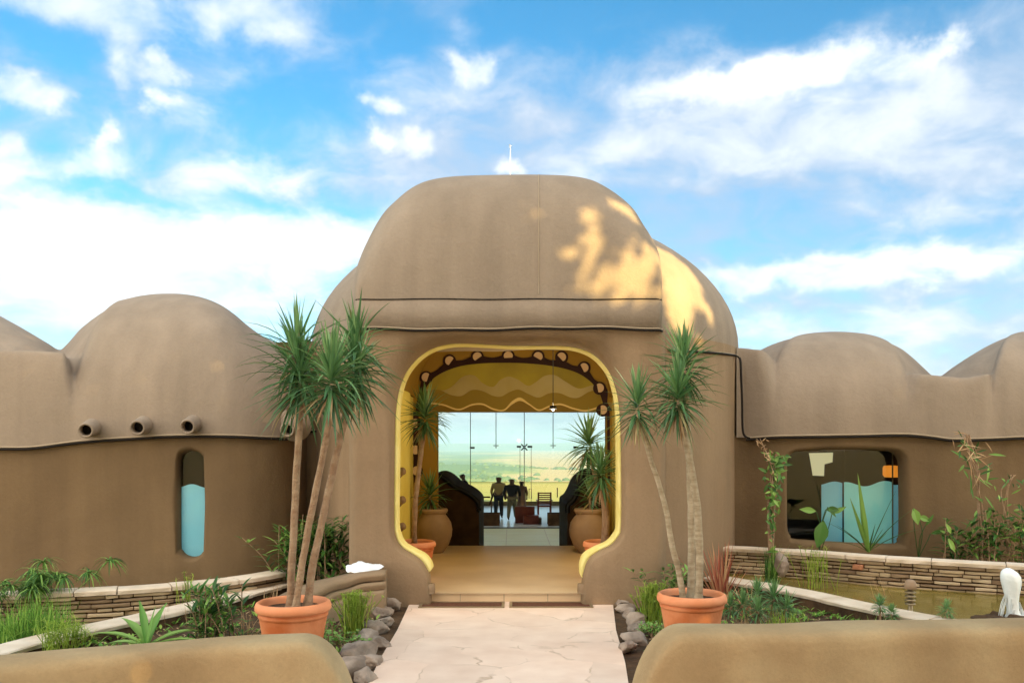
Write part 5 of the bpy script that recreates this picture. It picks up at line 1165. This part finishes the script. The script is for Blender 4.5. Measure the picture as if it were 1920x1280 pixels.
spiky(g(1650, 1172, .02), 'slender green sprig with star leaves at the right kerb', [(0, 0, .20, .10), (.12, 0, .12, .08)], 36)
spiky(g(1775, 1176, .02), 'single thin green sprig right of the garden light', [(0, 0, .17, .09)], 37)
clump('dry_grass', g(1530, 1180), 'pale dry flower stalks on bare soil before the right kerb', 'dry grass', 'dry', 12, .18, .6, .006, .6, 38, base=.12)
# plants against the right wing
def vine(p, pts, lab, nl, ll, lw_, seed, m='leaf', sp=.16, rr=.02, nstem=3):
    rnd = random.Random(seed); t = thing('climbing_vine', p, lab, 'climbing plant'); st = MB(); lv = MB()
    for s in range(nstem):
        P = smooth_path([q+Vector((rnd.uniform(-1, 1)*sp*.35, rnd.uniform(-.03, .03), 0)) for q in pts], 8); st.tube(P, rr*.4, 5, cap=False)
        for k in range(nl):
            u = rnd.random()**.6; c = P[int(u*(len(P)-1))]+Vector((rnd.uniform(-sp, sp)*u, rnd.uniform(-.08, .02), 0)); d = Vector((rnd.uniform(-1, 1), rnd.uniform(-.8, .1), rnd.uniform(-1.4, .6)))
            leafpoly(lv, c, d, Vector((0, -1, .4)), ll*rnd.uniform(.5, 1.2), lw_*rnd.uniform(.6, 1.1), rnd.random(), rnd.uniform(0, .4))
    st.build('stems', M['trunk'], t); lv.build('leaves', M[m], t, smooth=False)
pv = [A(1448, 1050, 12.0), A(1447, 960, 12.1), A(1450, 900, 12.2), A(1456, 850, 12.3)]
vine(pv[0], pv, 'leafy green climber on the wall left of the wide window', 34, .13, .045, 41, 'leaf', .15, .03, 4)
vine(A(1440, 900, 12.2), [A(1452, 900, 12.2), A(1445, 868, 12.2), A(1432, 840, 12.2), A(1421, 822, 12.2)], 'pale dried shoot curling up from the climber left of the wide window', 12, .09, .018, 42, 'dry', .08, .015, 2)
def bigblades(p, lst, lab, name, m='leaf'):
    t = MB(); rnd = random.Random(4)
    for (dx, dz, w, dr, tt) in lst: blade(t, p, Vector((dx, rnd.uniform(-.15, .05), dz)), math.hypot(dx, dz)*1.08, w*1.35, dr*.8, tt, 8, .2)
    return tag(t.build(name, M[m], smooth=False), lab, 'plant')
bp = A(1628, 1034, 12.2)
bigblades(bp, [(-.18, 1.05, .085, .05, .95), (-.28, .75, .07, .2, .85), (.30, .85, .035, .3, .25), (.45, .70, .035, .6, .2), (.55, .50, .035, .7, .2), (-.40, .45, .035, .5, .3), (-.45, .55, .035, .8, .3), (.25, .30, .04, .3, .7), (-.10, .5, .05, .2, .9), (.15, .35, .05, .2, .6), (-.55, .40, .03, 1.1, .2), (.05, .4, .03, .2, .3)], 'spiky plant with long upright blades in front of the wide window', 'blade_plant')
def bigleaf(p, lst, lab, name='large_leaf_plant', m='leaf'):
    th = thing(name, p, lab, 'plant'); st = MB(); lv = MB(); rnd = random.Random(8)
    for (px, py, D, L, w, dx, dz, tt) in lst:
        c = A(px, py, D); mid = (p+c)/2+Vector((rnd.uniform(-.05, .05), -.02, .05)); st.tube(smooth_path([p, mid, c], 5), .006, 5, cap=False)
        leafpoly(lv, c, Vector((dx, -.15, dz)), Vector((0, -1, .25)), L, w, tt, .12)
    st.build('stems', M['leaf'], th); lv.build('leaves', M[m], th, smooth=False)
bigleaf(A(1535, 1045, 12.15), [(1544, 975, 12.1, .40, .20, -.25, -1, .45), (1530, 958, 12.1, .24, .09, -1, .15, .8), (1548, 955, 12.1, .20, .09, 1, .05, .2), (1560, 962, 12.1, .22, .07, 1, .5, .7), (1552, 950, 12.1, .18, .05, .4, -.5, .5)], 'few large heart-shaped leaves before the dark left part of the wide window')
bigleaf(A(1722, 1045, 12.3), [(1712, 952, 12.3, .25, .13, .3, -1, .85), (1722, 968, 12.3, .18, .09, .9, -.3, .75), (1735, 985, 12.3, .2, .05, .4, .6, .5), (1745, 1000, 12.3, .2, .06, .7, .2, .3)], 'thin plant with a few bright round leaves just right of the wide window')
pv = [A(1848, 1050, 12.1), A(1842, 960, 12.2), A(1828, 880, 12.2), A(1818, 815, 12.2)]
vine(pv[0], pv, 'tall gangly plant with narrow drooping leaves at the right wall reaching the seam', 13, .26, .035, 43, 'leaf', .26, .03, 3)
vine(A(1820, 870, 12.1), [A(1834, 900, 12.1), A(1822, 850, 12.1), A(1815, 812, 12.1)], 'straw-coloured seed heads at the top of the gangly plant', 11, .22, .018, 44, 'dry', .24, .012, 2)
leafy('leafy_shrub', A(1790, 1052, 12.2), 'dark low shrub at the foot of the right wall, left of the gangly plant', 'shrub', 'leaf', 10, .62, .4, .20, .06, 12, 45, .14, up=.2)
leafy('leafy_shrub', A(1850, 1050, 12.0), 'dense glossy green shrub under the gangly plant', 'shrub', 'leaf', 13, .72, .4, .21, .065, 12, 46, .16, up=.2)
leafy('leafy_shrub', A(1915, 1060, 12.0), 'bright leafy shrub cut by the right edge of the photo', 'shrub', 'leaf', 13, .95, .3, .18, .065, 13, 47, .12, up=.1)
bigleaf(A(1790, 1058, 11.6), [(1776, 1008, 11.6, .22, .08, .5, -.9, 1.0), (1783, 1000, 11.6, .16, .06, -.4, .8, .95)], 'single yellowish leaf leaning on the coping at the right')
vine(A(1885, 1000, 12.0), [A(1893, 1040, 12), A(1886, 980, 12), A(1880, 920, 12), A(1895, 890, 12)], 'thin bare stems with scattered leaves near the right edge', 9, .14, .03, 48, 'leaf', .2, .02, 3)

# ------------------------------------------------------------------ garden light, boulder, fountain
c = gp(1707, 1153, .05); t = thing('garden_light', c, 'small tiered bollard light with beige domed cap standing in the right pond', 'garden light')
s_ = c.y/F
mb = MB(); mb.lathe(c, [(.065, .0), (.06, .02), (.025, .03), (.025, .14)], 20); mb.build('post', M['metal'], t)
for k in range(4):
    z = .12+k*.042; mb = MB(); mb.lathe(c+Vector((0, 0, z)), [(.02, .03), (.052, .012), (.060, .0), (.055, .006), (.02, .022)], 24); mb.build('louvre', M['metal'], t)
mb = MB(); mb.lathe(c+Vector((0, 0, .285)), [(.05, .0), (.064, .005), (.062, .05), (.052, .085), (.03, .105), (.002, .11)], 24); mb.build('cap', M['urn'], t)
rock('boulder', at(1466, 1058, 11.2), (.10, .08, .14), 'small pale boulder in the pond beside the green reed clump', None, 50)
fc = gp(1898, 1156, 0.07); t = thing('fountain_jet', fc, 'bubbling white fountain jet over dark rocks at the right edge', 'fountain')
fw = fc.y/F; H = 92*fw; rws = []
for z, r, dx in ((0, 17, 5), (.06, 13, 3), (.14, 11, 1), (.30, 11.5, 0), (.45, 13, -1), (.60, 16, -1), (.72, 18, -2), (.82, 18, -4), (.90, 15.5, -6), (.96, 10, -8), (1.0, 3, -8)):
    rws.append([fc+Vector((dx*fw+r*fw*math.cos(a)*(1+.10*noise.noise(Vector((a*2, z*5, 1)))), r*fw*math.sin(a)*.8*(1+.25*math.sin(a*5+z*4)*.4), z*H)) for a in frange(0, 2*math.pi, 32)[:-1]])
mb = MB(); mb.grid(rws, closed=True); mb.build('water_column', M['foam'], t)
mb = MB()
rnd = random.Random(9)
for k in range(26):
    a = rnd.uniform(0, 6.28); q = fc+Vector((math.cos(a)*14*fw, math.sin(a)*10*fw, rnd.uniform(.1, .5)*H)); mb.tube([q, q+Vector((math.cos(a)*.04, 0, -.10)), q+Vector((math.cos(a)*.07, 0, -.24))], .005, 4)
mb.build('droplets', M['foam'], t)
for i, (a, b_, s, l) in enumerate(((1858, 1158, .10, 'dark flat rock left of the fountain jet'), (1880, 1162, .09, 'dark rock right in front of the fountain jet'), (1912, 1162, .12, 'dark rock under the right side of the fountain jet'), (1835, 1156, .08, 'small dark wet rock at the far left of the fountain rocks'), (1868, 1150, .08, 'dark rock behind and left of the fountain jet'))):
    o = rock('fountain_rock', gp(a, b_+2, .06), (s*1.3, s, s*.5), l, 'dark rocks at the foot of the fountain', 60+i); o.data.materials[0] = M['soil']

# ------------------------------------------------------------------ furniture and people in the hall
HF = HZF+.05
def chair_easy(px, D, face, lab):
    x = X(px, D); t = thing('lounge_chair', (x, D, HF), lab, 'lounge chair', 'low lounge chairs in the hall')
    def bx(n, a, b_, c_, d_, e, f, m='dark'):
        mb = MB(); mb.box(x+min(face*a, face*b_), x+max(face*a, face*b_), D+c_, D+d_, HF+e, HF+f); mb.build(n, M[m], t, smooth=False)
    bx('seat', -.35, .35, -.32, .32, .22, .34); bx('arm', -.35, .4, -.42, -.33, .0, .46); bx('arm', -.35, .4, .33, .42, .0, .46)
    mb = MB(); mb.prism([Vector((x-face*.33, D-.32, HF+.3)), Vector((x-face*.62, D-.32, HF+.78)), Vector((x-face*.52, D-.32, HF+.84)), Vector((x-face*.20, D-.32, HF+.34))], Vector((0, .64, 0))); mb.build('backrest', M['dark'], t, smooth=False)
chair_easy(918, 33.4, 1, 'low dark lounge chair on the left, facing right, by the edge of the polished floor')
chair_easy(1046, 33.4, -1, 'low dark lounge chair on the right, facing left, by the edge of the polished floor')
x, D = X(986, 33.6), 33.6; t = thing('sofa', (x, D, HF), 'dark red sofa seen from behind at the centre of the hall', 'sofa')
mb = MB(); mb.box(x-.42, x+.36, D+.55, D+.7, HF, HF+.66); mb.build('backrest', M['redwood'], t, smooth=False)
mb = MB(); mb.box(x-.1, x+.5, D, D+.55, HF, HF+.34); mb.build('seat', M['redwood'], t, smooth=False)
mb = MB(); mb.box(x+.5, x+.62, D-.02, D+.6, HF, HF+.24); mb.build('arm', M['dark'], t, smooth=False)
x, D = X(1021, 38.5), 38.5; t = thing('slatted_chair', (x, D, HF), 'wooden chair with slatted back standing alone near the glass wall', 'chair')
w = .28
for sx in (-1, 1):
    mb = MB(); mb.box(x+sx*w-.035, x+sx*w+.035, D-.05, D+.03, HF, HF+1.0); mb.build('back_post', M['redwood'], t, smooth=False)
    mb = MB(); mb.box(x+sx*w-.035, x+sx*w+.035, D+.5, D+.58, HF, HF+.6); mb.build('leg', M['redwood'], t, smooth=False)
    mb = MB(); mb.box(x+sx*w*1.15-.05, x+sx*w*1.15+.05, D-.02, D+.6, HF+.6, HF+.64); mb.build('arm', M['redwood'], t, smooth=False)
for k in range(6):
    z = HF+.46+k*.095; mb = MB(); mb.box(x-w+.036, x+w-.036, D-.03, D+.0, z, z+.055); mb.build('slat', M['redwood'], t, smooth=False)
mb = MB(); mb.box(x-w+.04, x+w-.04, D+.03, D+.56, HF+.34, HF+.41); mb.build('seat', M['redwood'], t, smooth=False)
x, D = X(909, 39), 39; t = thing('reclining_chair', (x, D, HF), 'dark reclining chair in profile left of the standing people', 'chair')
mb = MB(); mb.tube([Vector((x-.55, D, HF+.1)), Vector((x-.5, D, HF+.45)), Vector((x+.2, D, HF+.38)), Vector((x+.5, D, HF+1.15))], .04, 8); mb.build('frame', M['dark'], t)
mb = MB(); mb.tube([Vector((x-.55, D, HF+.75)), Vector((x+.25, D, HF+.75))], .035, 8); mb.build('arm', M['dark'], t)
mb = MB(); mb.prism([Vector((x+.18, D-.28, HF+.38)), Vector((x+.24, D-.28, HF+.36)), Vector((x+.55, D-.28, HF+1.2)), Vector((x+.48, D-.28, HF+1.22))], Vector((0, .56, 0))); mb.build('backrest', M['dark'], t, smooth=False)
for dx in (-.5, .3):
    mb = MB(); mb.tube([Vector((x+dx, D, HF)), Vector((x+dx, D, HF+.75))], .03, 6); mb.build('leg', M['dark'], t)
def skin(name, nodes, edges, m, parent, lvl=2):
    bm = bmesh.new(); lay = bm.verts.layers.skin.verify(); vs = [bm.verts.new(n[0]) for n in nodes]
    for i, (v, n) in enumerate(zip(vs, nodes)):
        r = n[1]; v[lay].radius = (r, r) if isinstance(r, (int, float)) else r; v[lay].use_root = (i == 0)
    for a, b_ in edges: bm.edges.new((vs[a], vs[b_]))
    me = bpy.data.meshes.new(name); bm.to_mesh(me); bm.free()
    o = bpy.data.objects.new(name, me); COL.objects.link(o)
    sk = o.modifiers.new('skin', 'SKIN'); sk.use_smooth_shade = True; sb = o.modifiers.new('sub', 'SUBSURF'); sb.levels = lvl; sb.render_levels = lvl
    dg = bpy.context.evaluated_depsgraph_get(); dg.update(); me2 = bpy.data.meshes.new_from_object(o.evaluated_get(dg)); bpy.data.objects.remove(o)
    me2.name = name; me2.materials.clear(); me2.materials.append(M[m]); me2.polygons.foreach_set('use_smooth', [True]*len(me2.polygons))
    o = bpy.data.objects.new(name, me2); COL.objects.link(o); o.parent = parent; return o
def person(px, D, h, lab, top, bottom, lean=0, rot=0, stride=0, wide=1.0, robe=False):
    x = X(px, D); t = thing('person', (x, D, HF), lab, 'person'); t.rotation_euler = (0, 0, R(rot)); k = h/1.75
    V = lambda a, b_, c_: Vector((a*k, b_*k, c_*k)); le = lean
    L_ = lambda z: le*max(0, z-.95)
    hip, wa, ch, nk, hd, tp = (V(0, L_(z), z) for z in (.95, 1.12, 1.36, 1.50, 1.62, 1.70))
    nodes = [(hip, .13*wide*k), (wa, (.16*wide*k, .13*k)), (ch, (.20*wide*k, .14*k)), (nk, .055*k), (hd, (.135*k, .14*k)), (tp, .125*k),
             (V(-.20*wide, L_(1.42), 1.40), .075*k), (V(-.27*wide, L_(1.1)+.03, 1.14), .045*k), (V(-.27*wide, L_(.95)-.06, .90), .035*k), (V(-.26*wide, L_(.9)-.09, .80), .035*k),
             (V(.20*wide, L_(1.42), 1.40), .075*k), (V(.27*wide, L_(1.1)+.03, 1.14), .045*k), (V(.26*wide, L_(.95)-.08, .92), .035*k), (V(.24*wide, L_(.9)-.12, .83), .035*k),
             (V(-.10, 0, .88), .095*k), (V(-.11, -stride*.4-.01, .50), .062*k), (V(-.12, -stride, .09), .042*k), (V(-.12, -stride-.14, .035), .035*k),
             (V(.10, 0, .88), .095*k), (V(.11, stride*.4-.01, .50), .062*k), (V(.12, stride, .09), .042*k), (V(.12, stride-.14, .035), .035*k)]
    ed = [(0, 1), (1, 2), (2, 3), (3, 4), (4, 5), (2, 6), (6, 7), (7, 8), (8, 9), (2, 10), (10, 11), (11, 12), (12, 13), (0, 14), (14, 15), (15, 16), (16, 17), (0, 18), (18, 19), (19, 20), (20, 21)]
    skin('body', nodes, ed, 'skin', t)
    g_ = .018*k
    def grow(i, e=g_):
        r = nodes[i][1]; return (nodes[i][0], (r[0]+e, r[1]+e) if isinstance(r, tuple) else r+e)
    sh = [grow(0, .012), grow(1), grow(2), (nodes[3][0]-V(0, 0, .05), .065*k), grow(6), grow(7), (nodes[8][0]*.6+nodes[7][0]*.4, .05*k), grow(10), grow(11), (nodes[12][0]*.6+nodes[11][0]*.4, .05*k)]
    skin('shirt', sh, [(0, 1), (1, 2), (2, 3), (2, 4), (4, 5), (5, 6), (2, 7), (7, 8), (8, 9)], top, t)
    if robe:
        mb = MB(); rws = []
        for z, a, b_ in ((1.30, .17, .13), (1.0, .2, .15), (.7, .21, .17), (.3, .24, .2), (.10, .26, .22)):
            rws.append([Vector((a*k*math.cos(q)*(1+.05*math.sin(6*q)), b_*k*math.sin(q)+L_(z)*k, z*k)) for q in frange(0, 6.283, 26)[:-1]])
        mb.grid(rws, closed=True)
        o = mb.build('skirt', M[bottom]); o.parent = t
    else:
        tr = [grow(0, .014), grow(14, .02), grow(15, .03), (nodes[16][0], .068*k), grow(18, .02), grow(19, .03), (nodes[20][0], .068*k)]
        skin('trousers', tr, [(0, 1), (1, 2), (2, 3), (0, 4), (4, 5), (5, 6)], bottom, t)
    skin('hair', [(hd+V(0, .03, .04), (.142*k, .14*k)), (tp+V(0, .02, .01), .134*k)], [(0, 1)], 'hair', t)
person(935, 36.2, 1.80, 'man in a tan shirt and dark trousers, standing left of the pair at the centre', 'tan', 'navy', 0, 175, .06, 1.1)
person(960, 35.6, 1.74, 'heavy man in a black shirt and khaki trousers walking at the centre', 'navy', 'khaki', .02, 170, .22, 1.25)
person(978, 37.2, 1.58, 'person in a brown dress with arms at the sides, right of the central pair', 'brownc', 'brownc', 0, 180, .03, .95, True)
person(878, 37.5, 1.88, 'person in black leaning forward behind the curved balustrade', 'navy', 'navy', .35, 100, .1, 1.05)

# leaf litter and small weeds on the soil: nobody could count them
def litter():
    rnd = random.Random(77); mb = MB(); wd = MB()
    cl = sorted([(v.x, v.y) for v in COP2L]); cr = sorted([(v.x, v.y) for v in COP2R])
    for i in range(5200):
        sd = rnd.choice((-1, 1)); x = sd*(.95+rnd.random()**1.3*5.2); yb = lerp_table(cl if sd < 0 else cr, x) if abs(x) > 2.6 else 10.2
        y = rnd.uniform(5.4, max(5.6, yb-.2)); ex = lerp_table(sorted((v.y, abs(v.x)) for v in (pl if sd < 0 else pr)), y)+.28
        if abs(x) < ex: continue
        z = -.03+.03*noise.noise(Vector((x, y, 0))*2.1)+.02*noise.noise(Vector((x, y, 0))*7)+.012
        if i % 3:
            a = rnd.uniform(0, 6.28); leafpoly(mb, Vector((x, y, z)), Vector((math.cos(a), math.sin(a), rnd.uniform(-.1, .25))), Vector((0, 0, 1)), rnd.uniform(.03, .09), rnd.uniform(.012, .035), rnd.random(), .2)
        elif noise.noise(Vector((x*1.3, y*1.3, 4))) > -.05:
            for k in range(5):
                a = rnd.uniform(0, 6.28); leafpoly(wd, Vector((x+rnd.gauss(0, .03), y+rnd.gauss(0, .03), z)), Vector((math.cos(a), math.sin(a), rnd.uniform(.4, 1.6))), Vector((0, 0, 1)), rnd.uniform(.04, .11), rnd.uniform(.015, .035), rnd.random(), .3)
    tag(mb.build('leaf_litter', M['dry'], smooth=False), 'dry fallen leaves scattered over the soil beds', 'leaf litter', kind='stuff')
    tag(wd.build('ground_weeds', M['grass'], smooth=False), 'small green weeds covering the soil beds in patches', 'weeds', kind='stuff')
litter()
